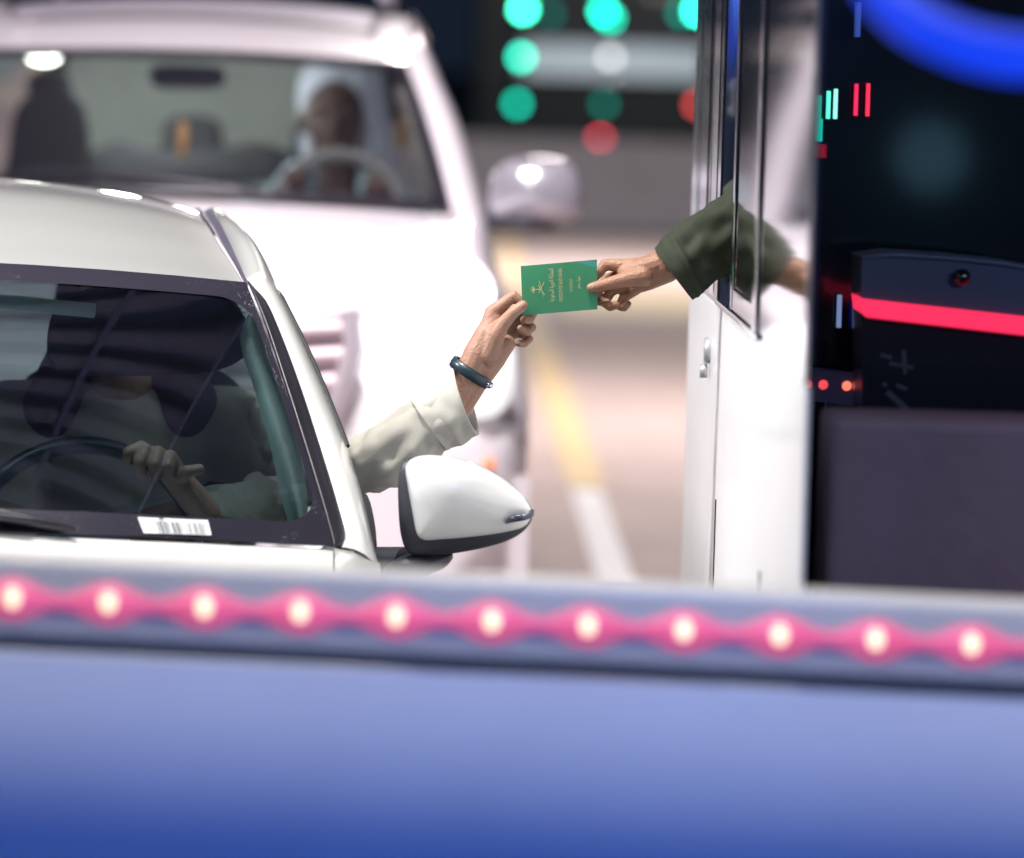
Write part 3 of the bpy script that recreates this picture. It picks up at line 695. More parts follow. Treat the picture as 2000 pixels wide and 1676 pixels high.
ob.join(blob(hc + [[(V((1.04, 9.52, 1.42)), .13), (V((1.04, 9.52, .95)), .15)], [(V((.86, 9.52, 1.46)), .075), (V((1.22, 9.52, 1.46)), .075)],
                   [(sh, .06), (P(1560, 440, 9.42), .048), (P(1400, 462, 9.285), .036)], [(V((1.22, 9.52, 1.44)), .06), (V((1.3, 9.45, 1.15)), .05), (V((1.2, 9.25, 1.0)), .04)],
                   [(V((.95, 9.5, .95)), .1), (V((.95, 9.5, .3)), .08)], [(V((1.13, 9.5, .95)), .1), (V((1.13, 9.5, .3)), .08)]], he, voxel=.008))
nail = cushion(outline([Q(a, b, 0) for a, b in ((1148, 558), (1154, 554), (1161, 556), (1160, 561), (1152, 563))], 20), .0015, .001)
for v in nail.v: v.y += -.0185
nail.m = [1]*len(nail.m); ob.join(nail)
ob.build('body', [M_SKIN2, M_NAIL], off_p)
sleeve([(1314, 537, 9.268, (-36, -49), .046), (1330, 524, 9.268, (-33, -56), .05), (1350, 507, 9.27, (-31, -58), .054), (1385, 482, 9.285, (-24, -68), .060), (1425, 452, 9.305, (-9, -78), .066), (1470, 425, 9.34, (-2, -84), .070), (1530, 415, 9.42, (4, -86), .074), (1640, 380, 9.5, (20, -90), .085)],
       fold=.006, seed=11.3, skew=(4, -3)).build('sleeve', M_OLIVE, off_p)
cf = sleeve([(1314, 537, 9.267, (-37.5, -50.5), .049), (1322, 530, 9.267, (-36.5, -55), .0515), (1332, 521, 9.268, (-35.5, -58.5), .054), (1341, 513, 9.2685, (-34.5, -60), .0555), (1343, 511, 9.269, (-33.5, -59), .054)], m=24, fold=.0022, skew=(4, -3), seed=3.3); cf.build('cuff', M_OLIVE, off_p)
jk = blob([[(V((1.04, 9.52, 1.42)), .15), (V((1.04, 9.52, .9)), .17)], [(V((.86, 9.52, 1.46)), .09), (V((1.22, 9.52, 1.46)), .09)], [(V((1.22, 9.52, 1.44)), .08), (V((1.3, 9.45, 1.15)), .066), (V((1.21, 9.27, 1.01)), .052)], [(sh, .085), (V((.78, 9.46, 1.44)), .08)]], voxel=.009, smooth=6)
jk.build('jacket', M_OLIVE, off_p)
MB().ell(V((1.04, 9.45, 1.76)), (.088, .105, .085)).build('hair', M_CLOTHD, off_p)

# ------------------------------------------------------------------ inspection booth
XW = .4625
bt = thing('booth', 'inspection booth with bright white side wall, steel window frames and dark glass front', 'booth', (1.2, 9.5, 0))
def wbox(name, y0, y1, z0, z1, m, x0=XW, x1=XW+.06, bev=.004, parent=bt):
    return MB().box((x0, y0, z0), (x1, y1, z1), bev=bev).build(name, m, parent, smooth=False)
SILL = 1.29
pw = wbox('side_panel', 7.10, 10.48, .02, SILL, M_PANEL, XW, XW+.006)
for y in (7.95, 9.25): MB().box((XW-.002, y-.006, .05), (XW+.002, y+.006, .98)).build('seam', M_BLACK, pw, smooth=False)
MB().cyl((XW-.004, 9.62, 1.205), (1, 0, 0), .022, .012).cyl((XW-.01, 9.62, 1.17), (1, 0, 0), .012, .012).build('lock', mat('lock_grey', (.45, .45, .48), .4, metal=.4), pw)
MB().box((XW-.003, 8.2, SILL), (XW+.05, 9.45, SILL+.010), bev=.002).build('window_sill', M_STEEL, bt, smooth=False)
# far fixed steel section with added plates, tilted to vary the reflected streaks
wbox('steel_panel', 9.5, 10.48, SILL, 2.7, M_STEEL)
for y0, y1, a in ((9.56, 9.70, .010), (9.74, 9.84, -.012), (9.90, 10.12, .006), (10.16, 10.26, -.008), (10.30, 10.46, .012)):
    MB().add([(XW-.002+a*.06, y0, SILL+.01), (XW-.002-a*.06, y1, SILL+.01), (XW-.002-a*.06, y1, 2.69), (XW-.002+a*.06, y0, 2.69)], [(0, 1, 2, 3)]).add([(XW, y0, SILL+.01), (XW, y1, SILL+.01), (XW, y1, 2.69), (XW, y0, 2.69)], [(0, 1, 2, 3)]).build('tilted_plate', M_STEEL, bt, smooth=False)
wbox('window_jamb', 9.40, 9.5, SILL, 2.7, M_STEEL, XW-.002, XW+.07)
# opening: dark track, olive edge profile and latch
wbox('window_track', 9.36, 9.399, SILL+.013, 2.7, M_BLACK, XW+.02, XW+.09)
wbox('track_profile', 9.05, 9.30, SILL+.013, 2.7, mat('olive_profile', (.06, .062, .04), .5), XW+.075, XW+.12)
lt = wbox('latch', 9.03, 9.10, 1.60, 1.665, mat('latch_metal', (.30, .30, .26), .35, metal=.8), XW+.03, XW+.07)
for z in (1.612, 1.653): MB().cyl((XW+.027, 9.06, z), (1, 0, 0), .005, .008).build('screw', M_CHROME, lt)
# sliding sash: polished stiles and glass
sash = wbox('sash', 8.93, 8.985, SILL+.013, 2.7, M_STEEL, XW-.002, XW+.02)
MB().box((XW+.001, 8.36, SILL+.05), (XW+.006, 8.925, 2.7)).build('sash_glass', M_MIRG, sash, smooth=False)
MB().box((XW-.001, 8.36, SILL+.013), (XW+.02, 8.925, SILL+.049), bev=.003).build('sash_rail', M_STEEL, sash, smooth=False)
wbox('mullion', 8.26, 8.355, SILL, 2.7, M_STEEL, XW-.002, XW+.012)
gw = wbox('window_glass', 7.16, 8.255, SILL, 2.7, M_MIRG, XW+.002, XW+.008, 0)
wbox('end_post', 7.08, 7.155, SILL, 2.7, mat('dark_bluish_post', (.02, .022, .035), .3, metal=.3), XW, XW+.006, .001)
M_BG = mat('black_glass', (.006, .008, .012), .15, var=.1, coat=.5)
MB().box((XW+.065, 8.9, .02), (2.6, 8.94, 2.7)).build('front_glass', M_BG, bt, smooth=False)
MB().box((2.6, 8.9, .02), (2.66, 10.48, 2.7)).box((XW+.065, 10.42, .02), (2.6, 10.48, 2.7)).build('back_wall', M_DARKP, bt, smooth=False)
MB().box((XW-.25, 7.05, 2.7), (2.9, 10.9, 2.74), bev=.004).build('roof', mat('dusk_blue_metal', (.05, .055, .11), .5), bt, smooth=False)
MB().box((XW+.07, 8.95, .02), (2.58, 10.4, .3)).build('floor_step', M_DARKP, bt, smooth=False)

# reflected streaks of light, built as slim glowing tubes on the dark glass
def streak_tube(a, b0, b1, c, e, lab, w=.0032):
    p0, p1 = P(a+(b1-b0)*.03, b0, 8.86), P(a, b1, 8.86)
    t = thing('reflection_streak', lab, 'reflected streak', p0, 'reflected streaks on the dark glass front')
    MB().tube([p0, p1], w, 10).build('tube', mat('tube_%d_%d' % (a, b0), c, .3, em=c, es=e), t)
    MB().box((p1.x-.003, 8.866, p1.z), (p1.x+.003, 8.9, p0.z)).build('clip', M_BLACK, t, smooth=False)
streak_tube(1597, 186, 240, (0, .55, .38), .9, 'dim dotted green reflected streak nearest the booth edge', .006)
streak_tube(1599, 232, 276, (0, .62, .45), 1.0, 'dim green reflected streak hanging lowest of the green ones', .006)
streak_tube(1617, 178, 232, (.12, .9, .66), 1.2, 'bright green reflected streak, left of the close pair')
streak_tube(1631, 174, 232, (.3, 1, .8), 1.25, 'pale mint reflected streak, right of the close green pair')
streak_tube(1671, 164, 226, (.9, .02, .10), 1.2, 'slim red reflected streak, left of the red pair')
streak_tube(1694, 163, 227, (.95, .03, .08), 1.2, 'slim red reflected streak, right of the red pair')
streak_tube(1603, 282, 308, (.25, .005, .02), .7, 'very dim short red reflected streak under the green streaks', .009)
streak_tube(1638, 576, 640, (.25, .35, .6), .6, 'short pale blue reflected streak above the grey beam', .004)
streak_tube(1672, 590, 645, (.02, .04, .8), 1.0, 'short deep blue reflected streak beside the kiosk', .006)
streak_tube(1674, 5, 72, (.05, .10, .45), .5, 'dim blue reflected streak high on the dark glass', .005)

# short grey beam with red dots, behind the kiosk
bm_t = thing('beam', 'short grey beam with red light dots fixed behind the kiosk', 'beam', P(1630, 752, 8.82))
a, b = P(1560, 716, 8.80), P(1700, 733, 8.80); c, d = P(1560, 780, 8.80), P(1700, 797, 8.80)
hb2 = MB().plate([a, b, d, c], .05).build('housing', mat('grey_blue_metal', (.15, .18, .26), .45, metal=.2), bm_t, smooth=False)
for q, e in ((1578, .9), (1608, 1.0), (1654, 1.6)):
    MB().ell(P(q, 750+.05*(q-1578), 8.798), (.0075, .003, .0075), 0, 2).build('light_dot', mat('red_dot_%d' % q, (.9, .06, .1), .3, em=(1, .08+.1*(q == 1654), .10), es=e), bm_t)
MB().box(P(1640, 780, 8.85)-V((.02, 0, .03)), P(1640, 780, 8.85)+V((.02, .05, .03))).build('bracket', M_BLACK, bm_t, smooth=False)

# kiosk
kd = 8.50
kk = thing('kiosk', 'dark kiosk with a glowing red stripe and round lens in front of dark glass', 'kiosk', (.95, kd, 0))
def kq(x0, x1, top, bot, Y, thick, name, m, parent=kk, bev=0, sm=False):
    return flat_shade(MB().plate([P(*p, Y) for p in top+bot[::-1]], thick).build(name, m, parent, smooth=sm))
kq(0, 0, [(1684, 505), (1700, 503), (1740, 500), (1860, 507), (1960, 517), (2060, 535), (2220, 560)], [(1681, 580), (1684, 583), (2220, 642)], kd, .2, 'hood', mat('slate_blue_metal', (.045, .062, .105), .45, var=.08, coat=.15))
kq(0, 0, [(1683, 502), (1742, 494), (1862, 502), (1965, 513), (2062, 530), (2222, 556)], [(1684, 505), (1700, 503), (1740, 500), (1860, 507), (1960, 517), (2060, 535), (2220, 560)], kd-.006, .22, 'hood_rim', mat('slate_edge', (.10, .13, .19), .4))
kq(0, 0, [(1677, 580), (1684, 584), (2220, 643)], [(1680, 609), (1690, 618), (2220, 679)], kd-.012, .15, 'light_strip', mat('red_light_strip', (.9, .03, .08), .4, em=(1, .028, .10), es=1.0))
kq(0, 0, [(1683, 612), (1692, 621), (2220, 682)], [(1690, 1500), (2230, 1540)], kd+.004, .2, 'column', mat('black_gloss_panel', (.008, .010, .015), .25, coat=.3))
lc = P(1878, 541, kd)
ln = MB(); ln.cyl(lc+V((0, -.004, 0)), (0, 1, 0), .0125, .012, 32).ell(lc+V((0, -.008, 0)), (.010, .008, .010), 0, 3); ln.build('lens', mat('lens_black', (.006, .006, .008), .08, coat=1), kk)
mk = MB()
def mkq(x0, y0, x1, y1, w): 
    d = V((x1-x0, y1-y0)); n = V((-d.y, d.x)).normalized()*w
    mk.add([P(x0+n.x, y0+n.y, kd+.002), P(x0-n.x, y0-n.y, kd+.002), P(x1-n.x, y1-n.y, kd+.002), P(x1+n.x, y1+n.y, kd+.002)], [(0, 1, 2, 3)])
mkq(1720, 693, 1742, 699, 4); mkq(1736, 710, 1784, 718, 4); mkq(1765, 684, 1768, 730, 4.5); mkq(1724, 748, 1732, 754, 4); mkq(1732, 765, 1772, 800, 6); mkq(1750, 752, 1772, 760, 4)
mk.build('worn_marking', mat('worn_grey_paint', (.035, .045, .065), .6), kk, smooth=False)

# low dark wall before the kiosk
tag(MB().box((.535, 7.62, 0), (3.2, 7.9, P(1780, 822, 7.62).z), bev=.012).build('low_wall', mat('dark_plum_render', (.15, .105, .13), .7, var=.12, bump=.2), smooth=False), 'low dark plum-brown wall in front of the kiosk and dark glass', 'wall')

# blue neon ring hung in front in place of its reflection in the glass
nr = thing('reflected_neon_ring', 'curved blue neon ring above the kiosk, standing for a reflection', 'neon reflection', P(2060, -150, 6.0))
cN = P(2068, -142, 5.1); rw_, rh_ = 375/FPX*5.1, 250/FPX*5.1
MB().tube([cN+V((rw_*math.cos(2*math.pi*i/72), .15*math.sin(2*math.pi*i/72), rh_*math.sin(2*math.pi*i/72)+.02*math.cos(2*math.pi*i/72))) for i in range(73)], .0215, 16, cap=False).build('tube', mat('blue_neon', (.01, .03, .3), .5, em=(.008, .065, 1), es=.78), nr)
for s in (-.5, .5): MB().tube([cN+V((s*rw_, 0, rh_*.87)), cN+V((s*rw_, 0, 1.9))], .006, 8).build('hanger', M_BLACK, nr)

# ------------------------------------------------------------------ barrier in front
BY = 6.2
br_t = thing('barrier', 'pale lifting barrier across the lane with a row of red-ringed light points', 'barrier', P(-500, 1500, BY))
def lrow(x): return 1165 + (1255-1165)*(x-28)/(1893-28)
X0, X1 = -560, 2500
bx = MB()
prof = [(-.046, .0), (-.041, -.029), (-.034, -.034), (.034, -.010), (.044, -.003), (.047, .004), (.047, .045), (-.046, .045)]
ends = []
for x in (X0, X1):
    c = P(x, lrow(x), BY); ends.append([c+V((0, q[1], q[0])) for q in prof])
bx.grid([e+e[:1] for e in ends]); bx.add(ends[0], [tuple(range(8))]).add(ends[1], [tuple(range(8))])
flat_shade(bx.build('arm', mat('pale_barrier_paint', (.72, .64, .50), .4, coat=.3, var=.03), br_t), 50)
lip = MB(); lip.grid([[P(x, lrow(x), BY)+V((0, q, -.0465-r)) for q, r in ((-.030, 0), (.03, 0), (.03, .010), (-.030, .010), (-.030, 0))] for x in (X0, X1)]); lip.build('lower_seal', mat('brown_seal', (.30, .25, .18), .7), br_t)
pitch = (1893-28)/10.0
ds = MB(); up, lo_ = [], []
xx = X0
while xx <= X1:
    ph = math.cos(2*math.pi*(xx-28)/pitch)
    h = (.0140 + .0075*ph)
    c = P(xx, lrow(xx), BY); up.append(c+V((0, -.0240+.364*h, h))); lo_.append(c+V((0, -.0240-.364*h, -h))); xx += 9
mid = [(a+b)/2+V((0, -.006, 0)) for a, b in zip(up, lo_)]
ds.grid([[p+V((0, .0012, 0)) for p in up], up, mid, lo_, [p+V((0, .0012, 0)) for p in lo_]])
stp = ds.build('light_strip', mat('red_glow_strip', (.7, .1, .2), .4, em=(.60, .085, .175), es=1.0), br_t)  # scalloped to carry the red glow spreading round each light point
M_LED = mat('light_point', (.9, .9, .8), .3, em=(1, .84, .38), es=1.9)
for k in range(-2, 14):
    x = 28+pitch*k; c = P(x, lrow(x), BY)
    MB().ell(c+V((0, -.0290, 0)), (.0080, .003, .0115), 0, 2).build('light_point', M_LED, stp)
# skirt: added panel, bowed so its shading grades from pale to blue
sk = MB(); rowsS = []
for i in range(33):
    f = i/32; q = min(1, f*2.2); th = R(42) - R(76)*q*q*(3-2*q)     # upward tilt of the surface
    rowsS.append(th)
zc, yc = 0, 0; prf = [(0, 0)]
for th in rowsS: yc -= .024*math.sin(th)*.8; zc -= .024*max(.35, math.cos(th)); prf.append((yc, zc))
gr = []
for x in (X0, 0, 600, 1200, 1800, X1):
    c = P(x, lrow(x), BY)+V((0, -.044, -.056)); gr.append([c+V((0, a, b)) for a, b in prf])
cols = [cr([g[j] for g in gr], 30) for j in range(len(prf))]
sk.grid(cols); sk.build('gradient_panel', mat('gradient_panel_white', (.60, .64, .70), .9, var=.03, spec=.1), br_t)
cb = P(-640, 1200, BY)
MB().box((cb.x-.2, BY-.15, 0), (cb.x+.15, BY+.35, 1.2), bev=.03).build('cabinet', mat('cabinet_grey', (.35, .36, .4), .5), br_t, smooth=False)

# ------------------------------------------------------------------ SUV behind
SX = -.70
def mirS(p): return V((2*SX-p.x, p.y, p.z))
suv = thing('car', 'large white off-road car waiting behind, out of focus, cabin lamp lit', 'car', (SX, 15.8, 0))
tr2, br2 = P(793, 124, 15.6), P(884, 414, 15.0); tm2, bm2 = P(360, 97, 15.45), P(360, 384, 14.72)
U2T, U2B = tr2.x-SX, br2.x-SX
def WS2(a, b, off=0):
    ut, ub = a*U2T, a*U2B
    top = V((SX+ut, 15.45+.15*a*a, tm2.z+(tr2.z-tm2.z)*a*a)); bot = V((SX+ub, 14.72+.28*a*a, bm2.z+(br2.z-bm2.z)*a*a))
    p = bot.lerp(top, b); return p + V((.2*a, -.6, .75)).normalized()*(4*b*(1-b)*.01+off)
w2 = MB().grid([[WS2(-1+2*i/30, j/10) for i in range(31)] for j in range(11)]).build('windscreen', M_WS2, suv, fix=False)
A2 = dens(rrect(-.999, .999, .001, .999, .004, 8)); B2 = dens(rrect(-.955, .955, .06, .925, .09, 8, .06))
MB().grid([[WS2(a, b, .003) for a, b in A2+A2[:1]], [WS2(a, b, .003) for a, b in B2+B2[:1]]]).build('printed_border', M_BLACK, w2)
wp = MB().tube([WS2(a, b, .02) for a, b in ((-1, .02), (-.4, .09), (0, .05), (.35, -.01))], .014, 8).tube([WS2(a, -.005, .015) for a in (-.9, -.3, .3, .9)], .018, 8); wp.build('wiper', M_BLACK, suv)
# roof
r2 = []
ed = cr([tr2+V((0, .0, .006)), tr2+V((.0, .35, .075)), tr2+V((-.005, .9, .125)), tr2+V((-.01, 1.8, .13)), tr2+V((-.02, 2.7, .10))], 20)
for i, p in enumerate(ed):
    f = i/19; row = []
    for k in range(25):
        a = -1+2*k/24; row.append(V((SX+(p.x-SX)*a, p.y-(1-a*a)*.15*max(0, 1-2*f), p.z+(.012+.03*min(1, 2*f))*(1-a*a))))
    r2.append(row)
MB().grid(r2).build('roof', M_SUVW, suv)
for s in (-1, 1):
    rr = MB().tube([V((SX+s*.52, 16.1+.5*k, 1.86+.03*math.sin(math.pi*k/4))) for k in range(5)], .018, 10); rr.build('roof_rail', mat('rail_grey', (.45, .42, .52), .4, metal=.3), suv)
MB().grid([[V((SX+.5*a/6, 15.88, 1.777+.03*(1-(a/6)**2))) for a in range(-6, 7)], [V((SX+.5*a/6, 15.97, 1.80+.03*(1-(a/6)**2))) for a in range(-6, 7)]]).build('roof_groove', mat('rail_grey'), suv)
# pillars
W2 = cr([P(905, 560, 14.35), P(893, 450, 14.8), P(886, 418, 14.99), P(868, 345, 15.15), P(842, 255, 15.34), P(815, 175, 15.5), P(793, 122, 15.62)], 30) + [p+V((.004, 0, .0)) for p in ed[1:]]
O2 = cr([P(1006, 610, 14.35), P(972, 530, 14.8), P(950, 430, 15.1), P(925, 330, 15.3), P(895, 235, 15.48), P(862, 160, 15.62), P(838, 100, 15.72)], 30) + cr([P(838, 100, 15.72), P(818, 62, 16.0), P(800, 42, 16.5), tr2+V((.05, 1.8, .08)), tr2+V((.03, 2.7, .04))], 20)[1:]
p2 = MB(); p2.grid([W2] + [[a.lerp(b, f)+V((0, -z, z*.8)) for a, b in zip(W2, O2)] for f, z in ((.2, .015), (.5, .028), (.8, .016))] + [O2] + [[p+V((-.01, .06, -.01)) for p in O2]])
both(p2, mirS, 'pillar', M_SUVW, suv)
# bonnet
bn = []
for k in range(25):
    a = -1+2*k/24; b0 = WS2(a, 0)
    edge = 1-abs(a)**6
    bn.append(cr([b0+V((0, -.01, -.012)), b0+V((0, -.25, -.06)), V((SX+a*.83, 14.15+.10*a*a, 1.165-.03*a*a)), V((SX+a*.82, 13.75+.16*a*a, 1.115-.045*a*a)), V((SX+a*.80, 13.62+.2*a*a, 1.06-.05*a*a))], 12))
MB().grid(bn).build('bonnet', M_SUVW, suv)
lb = lower_body(MB(), SX, [(13.42, .70, .56, .50, .34), (13.46, .86, .93, .80, .3), (13.62, .92, 1.03, .90, .28), (14.1, .93, 1.09, .95, .28), (14.8, .93, 1.15, .98, .28), (15.3, .92, 1.17, 1.0, .28), (16.5, .90, 1.18, 1.02, .28), (17.8, .87, 1.18, 1.02, .3), (18.3, .82, 1.16, 1.0, .35)])
lb.build('body', M_SUVW, suv)
gq = MB().plate(px([(430, 640), (690, 612), (686, 680), (665, 760), (600, 800), (430, 800)], 13.425), .06); 
gr_o = gq.build('grille', mat('grille_dark', (.38, .30, .36), .5), suv, smooth=False)
for k in range(3):
    y = 640+52*k; MB().tube([P(430, y+14, 13.41), P(560, y+6, 13.41), P(682-k*8, y, 13.425)], .018, 10).build('slat', mat('pink_white_slat', (.75, .62, .66), .35), gr_o)
MB().tube([P(684, 606, 13.42), P(690, 680, 13.41), P(668, 760, 13.41), P(640, 830, 13.42)], .026, 10).build('grille_surround', mat('pale_chrome', (.80, .72, .78), .25, metal=.5), gr_o)
hl = cushion(outline(px([(705, 628), (800, 610), (920, 612), (990, 640), (1008, 720), (985, 800), (900, 830), (780, 815), (720, 760), (700, 690)], 13.50), 60), .09, .1)
hl_o = hl.build('headlight', mat('headlight_lens', (.85, .86, .9), .1, coat=1, em=(.95, .97, 1), es=.85), suv)
MB().ell(P(955, 908, 13.44), (.016, .01, .02), 0, 2).build('indicator', mat('amber_lens', (.8, .25, .12), .3, em=(.9, .25, .15), es=.5), suv)
MB().ell(mirS(P(850, 715, 13.5)), (.17, .09, .12), 0, 3).build('headlight', mat('headlight_lens'), suv)
bp = MB().grid([[V((SX+.93*a/10, 13.38+.16*(a/10)**2, z)) for a in range(-10, 11)] for z in (.70, .62, .45, .36)]); bp.build('bumper', M_SUVW, suv)
wheels(suv, SX, .86, (14.35, 17.2), .38)
sgl = MB().grid([[V((SX+.60, 15.8, 1.66)), V((SX+.56, 16.7, 1.74)), V((SX+.52, 17.9, 1.72))], [V((SX+.80, 15.3, 1.17)), V((SX+.78, 16.7, 1.18)), V((SX+.74, 18.0, 1.18))]])
both(sgl, mirS, 'side_window', M_SIDEG, suv)
# mirrors
m2 = cushion(outline(px([(968, 330), (1000, 310), (1060, 308), (1110, 315), (1132, 345), (1138, 395), (1125, 425), (1060, 438), (980, 432), (958, 415), (957, 370)], 15.05), 50), .07, .09)
mo = m2.build('door_mirror', mat('lilac_chrome', (.56, .54, .61), .16, metal=.5, var=.04, coat=1), suv)
MB().tube([P(930, 425, 15.15), P(990, 432, 15.1)], .03, 10).build('mirror_arm', M_DARKP, mo)
cushion(outline(px([(950, 425), (1000, 434), (1090, 436), (1080, 450), (1000, 452), (945, 445)], 15.06), 30), .05, .06).build('mirror_base', M_DARKP, mo)
m3 = m2.mirrored(mirS); mo2 = m3.build('door_mirror', mat('lilac_chrome'), suv)
# cabin
ib = MB()
ib.box((SX-.5, 18.1, 1.1), (SX+.5, 18.15, 1.72)); ib.build('rear_lining', M_INT, suv, smooth=False)
MB().grid([[V((SX+.62*a/4, 15.75, 1.665)) for a in range(-4, 5)], [V((SX+.62*a/4, 16.6, 1.755)) for a in range(-4, 5)], [V((SX+.62*a/4, 18.1, 1.72)) for a in range(-4, 5)]]).build('roof_lining', mat('pale_roof_cloth', (.55, .60, .55), .8), suv)
MB().grid([[WS2(a/8, .01, -.03) for a in range(-8, 9)], [WS2(a/8, .04, -.08)+V((0, .3, 0)) for a in range(-8, 9)], [V((SX+.72*a/8, 15.6, 1.22)) for a in range(-8, 9)], [V((SX+.72*a/8, 15.65, .95)) for a in range(-8, 9)]]).build('dashboard', mat('grey_dash', (.30, .30, .31), .7), suv)
def slab(name, q, Y, th, m, parent=suv, dome=.04): return cushion(outline(px(q, Y), 40), dome, th).build(name, m, parent)
s1 = slab('seat', [(20, 420), (15, 320), (30, 215), (60, 185), (130, 180), (165, 210), (178, 320), (175, 420)], 16.6, .1, M_SEAT)
slab('headrest', [(60, 190), (55, 150), (80, 135), (120, 137), (140, 155), (138, 190)], 16.65, .05, M_SEAT, s1)
s2 = slab('seat', [(560, 420), (565, 300), (585, 210), (640, 185), (720, 190), (755, 230), (765, 320), (765, 430)], 16.75, .08, M_SEAT)
slab('seat', [(320, 400), (318, 260), (330, 232), (380, 226), (425, 235), (435, 265), (436, 400)], 17.4, .1, M_SEAT)
slab('rear_bench', [(165, 350), (175, 300), (235, 278), (300, 292), (440, 288), (500, 278), (565, 300), (570, 350)], 17.2, .1, M_SEAT)
slab('rear_view_mirror', [(292, 140), (300, 128), (365, 126), (430, 132), (442, 146), (432, 170), (365, 174), (300, 168)], 15.5, .03, mat('mirror_back', (.06, .07, .10), .4), suv, .02)
slab('ornament', [(355, 235), (366, 245), (366, 285), (352, 315), (345, 285), (347, 250)], 15.5, .02, mat('orange_brown', (.5, .26, .10), .6), suv, .015)
slab('air_freshener', [(775, 240), (790, 225), (800, 250), (792, 285), (772, 285)], 15.75, .02, mat('orange_brown'), suv, .015)
dl = MB().ell(P(85, 110, 16.0), (.045, .06, .022), 0, 3); dl.build('cabin_lamp', mat('lamp_glow', (.9, .95, .85), .3, em=(.95, 1, .86), es=14), suv)
swc = P(662, 418, 15.5); sw2 = MB().tube([swc+V((.17*math.cos(2*math.pi*i/40), .08*math.sin(2*math.pi*i/40), .16*math.sin(2*math.pi*i/40))) for i in range(41)], .02, 10, cap=False)
sw2.tube([swc-V((.17, 0, 0)), swc+V((.17, 0, 0))], .02, 8).ell(swc, (.07, .03, .06)); sw2.build('steering_wheel', mat('pale_wheel', (.16, .16, .16), .6), suv)
MB().box(P(640, 396, 15.25)-V((.02, .01, .02)), P(700, 380, 15.25)+V((0, .01, .0)), bev=.003).build('pink_card', mat('pink_card', (.75, .35, .30), .6), suv, smooth=False)
slab('window_frame', [(845, 400), (800, 260), (772, 170), (790, 165), (835, 270), (872, 395)], 15.7, .05, mat('pale_frame', (.5, .48, .44), .6), suv, .02)
# driver of the SUV
dv = thing('person', 'driver with pale head cloth behind the blurred wheel of the off-road car', 'person', (-.3, 16.3, .8))
hp = P(655, 232, 16.2)
hc, he = head_blob(hp, 1.22)
bd = blob(hc + [[(hp+V((0, .12, -.38)), .14), (hp+V((0, .1, -.8)), .16)], [(hp+V((-.2, .1, -.30)), .08), (hp+V((.2, .1, -.30)), .08)], [(hp+V((-.22, .08, -.32)), .065), (hp+V((-.25, -.2, -.42)), .05), (P(575, 350, 15.55), .04)], [(hp+V((.22, .08, -.32)), .065), (hp+V((.26, -.2, -.42)), .05), (P(735, 365, 15.55), .04)]], he, voxel=.01)
bd.build('body', M_SKIND, dv)
blob([[(hp+V((.05, .03, .09)), .095), (hp+V((.115, .02, -.02)), .05), (hp+V((.13, .0, -.16)), .055), (hp+V((.19, -.02, -.27)), .075)], [(hp+V((.0, .04, .075)), .115), (hp+V((0, .09, -.1)), .10)]], voxel=.01, smooth=5).build('head_cloth', M_GHUTRA, dv)
blob([[(hp+V((0, .12, -.38)), .16), (hp+V((0, .1, -.8)), .18)], [(hp+V((-.2, .1, -.30)), .10), (hp+V((.2, .1, -.30)), .10)], [(hp+V((-.22, .08, -.32)), .085), (hp+V((-.25, -.2, -.42)), .07), (P(585, 350, 15.65), .055)], [(hp+V((.22, .08, -.32)), .085), (hp+V((.26, -.2, -.42)), .07), (P(735, 365, 15.65), .055)]], voxel=.01, smooth=5).build('robe', mat('pale_blue_robe', (.42, .62, .68), .85), dv)

# ------------------------------------------------------------------ canopy over the lanes (shows in the glass)
cn = thing('canopy', 'dark slatted canopy roof over the checkpoint lanes', 'canopy', (0, 5, 5.6))
MB().box((-7, -14, 5.75), (7, 24, 5.9)).build('roof', mat('canopy_dark', (.24, .23, .34), .6), cn, smooth=False)
cs = MB()
for k in range(200): cs.box((-7, -14+.19*k, 5.6+.02*(k % 3)), (7, -14+.19*k+.09, 5.745))
for x in (-2.6, -1.35, .2, 2.0): cs.box((x, -14, 5.52), (x+.05, 24, 5.59), 1)
cs.build('slats', [mat('slat_violet', (.38, .35, .46), .5), mat('blue_beam', (.28, .27, .46), .5)], cn, smooth=False)
for x in (-6.8, 6.8):
    MB().box((x-.15, 22, 0), (x+.15, 22.3, 5.59)).box((x-.15, -12, 0), (x+.15, -11.7, 5.59)).build('post', M_DARKP, cn, smooth=False)

# ------------------------------------------------------------------ light
def area(name, loc, aim, size, power, col, sy=None, spread=180):
    l = bpy.data.lights.new(name, 'AREA'); l.shape = 'RECTANGLE'; l.size = size; l.size_y = sy or size; l.energy = power; l.color = col; l.spread = R(spread)
    o = bpy.data.objects.new(name, l); COL.objects.link(o); o.location = loc
    o.rotation_euler = (V(aim)-V(loc)).to_track_quat('-Z', 'Y').to_euler(); return o
area('canopy_lamp_front', (-1.7, 6.45, 5.3), (-.4, 9.4, 1.1), .9, 62, (1, .95, .88), .3)
area('canopy_lamp_mid', (-.5, 11.5, 5.4), (-.6, 14.6, .9), 1.2, 215, (1, .92, .96), .5, 112)
area('booth_wall_fill', (-3.2, 8.6, 3.4), (.46, 8.5, .5), .8, 46, (.97, .98, 1), .8, 90)  # added side fill to whiten the booth wall
area('barrier_fill', (.2, 5.75, 5.3), (.2, 6.2, 1), 2.4, 24, (.90, .93, 1), .3, 100)  # added fill that pales the top of the bowed panel
area('canopy_lamp_car', (-.75, 8.5, 5.3), (-.55, 9.3, 1.2), 1.1, 108, (1, .97, .92), .3, 110)
area('lane_lamp', (1.4, 27, 6.5), (1.2, 27, 0), 2, 1100, (1, .90, .86))
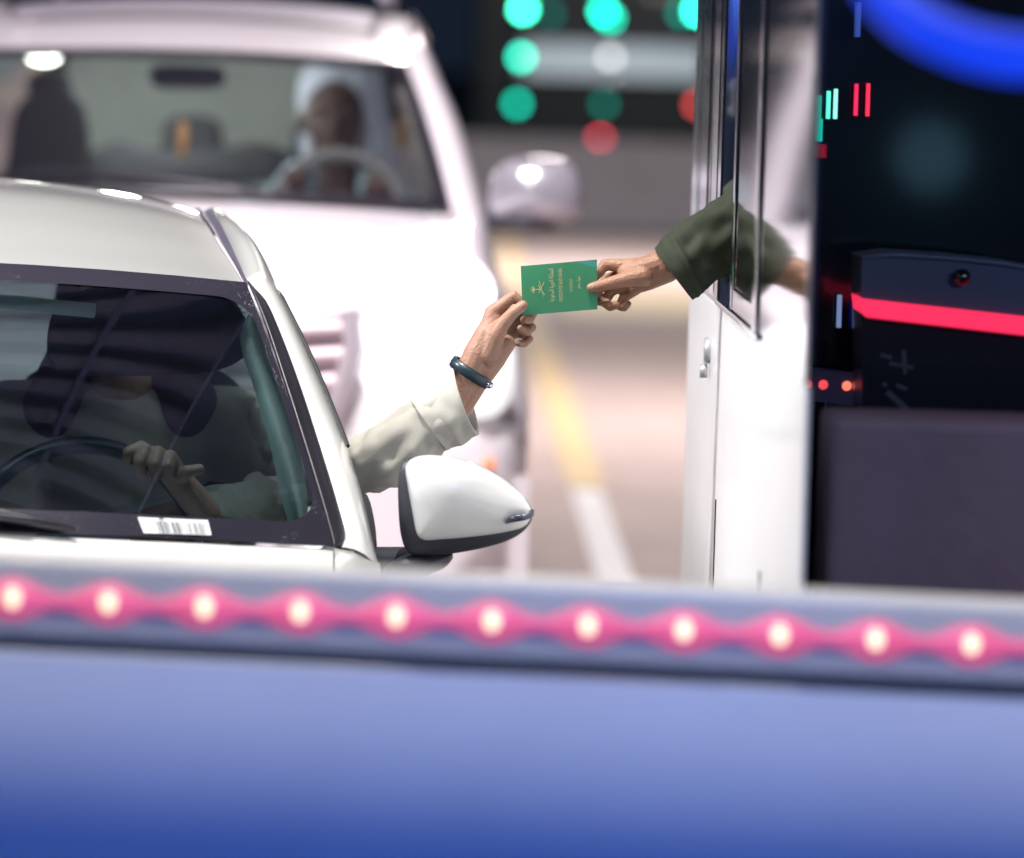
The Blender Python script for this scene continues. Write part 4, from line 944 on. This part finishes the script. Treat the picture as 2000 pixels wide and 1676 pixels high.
area('lane_lamp_far', (1.4, 46, 6.5), (1.2, 48, 0), 2, 1500, (1, .92, .90))
area('blue_panel_fill', (.2, 3.2, .35), (.1, 6.4, .75), 1.8, 37, (.085, .225, 1), .3)  # added low fill that turns the bowed panel blue
area('kiosk_fill', (2.7, 6.2, 2.5), (1.2, 8.6, 1.2), .5, 32, (.66, .72, 1))  # added fill to lift the kiosk and low wall
area('blue_bonnet_fill', (.35, 5.75, 1.95), (-.35, 8.4, .9), .5, 4.5, (.12, .28, 1), .2)  # added blue fill that tints the bonnet
area('teal_glow_source', (2.30, -9, 1.30), (.9, 8.9, 1.3), .34, .9, (.25, .58, .80), .4)  # unseen disc light, added to mirror as a soft teal glow
pl_ = bpy.data.lights.new('cabin_glow', 'POINT'); pl_.energy = 14; pl_.color = (.9, 1, .88); pl_.shadow_soft_size = .05
po = bpy.data.objects.new('cabin_glow', pl_); COL.objects.link(po); po.location = (-.9, 16.9, 1.62)
l2 = bpy.data.lights.new('cabin_front_fill', 'POINT'); l2.energy = 3.5; l2.color = (.95, .97, 1); l2.shadow_soft_size = .05  # added fill in front of the driver to brighten him
o2 = bpy.data.objects.new('cabin_front_fill', l2); COL.objects.link(o2); o2.location = (-.62, 15.95, 1.60)
bpy.data.lights['teal_glow_source'].shape = 'DISK'

wld = bpy.data.worlds.new('World'); S.world = wld; wld.use_nodes = True; nt = wld.node_tree
sky = nt.nodes.new('ShaderNodeTexSky'); sky.sky_type = 'NISHITA'; sky.sun_disc = False; sky.sun_elevation = R(-6); sky.sun_rotation = R(200)
bg = nt.nodes['Background']; bg.inputs['Strength'].default_value = .12
ad = nt.nodes.new('ShaderNodeMix'); ad.data_type = 'RGBA'; ad.blend_type = 'ADD'; ad.inputs[0].default_value = 1
nt.links.new(sky.outputs['Color'], ad.inputs[6]); ad.inputs[7].default_value = (.065, .105, .20, 1)   # town glow on the night sky
nt.links.new(ad.outputs[2], bg.inputs['Color'])

S.view_settings.view_transform = 'Standard'; S.view_settings.look = 'None'; S.view_settings.exposure = 0; S.view_settings.gamma = 1
S.render.engine = 'CYCLES'; S.cycles.use_denoising = True; S.cycles.max_bounces = 8; S.cycles.transparent_max_bounces = 12
S.cycles.sample_clamp_indirect = 6
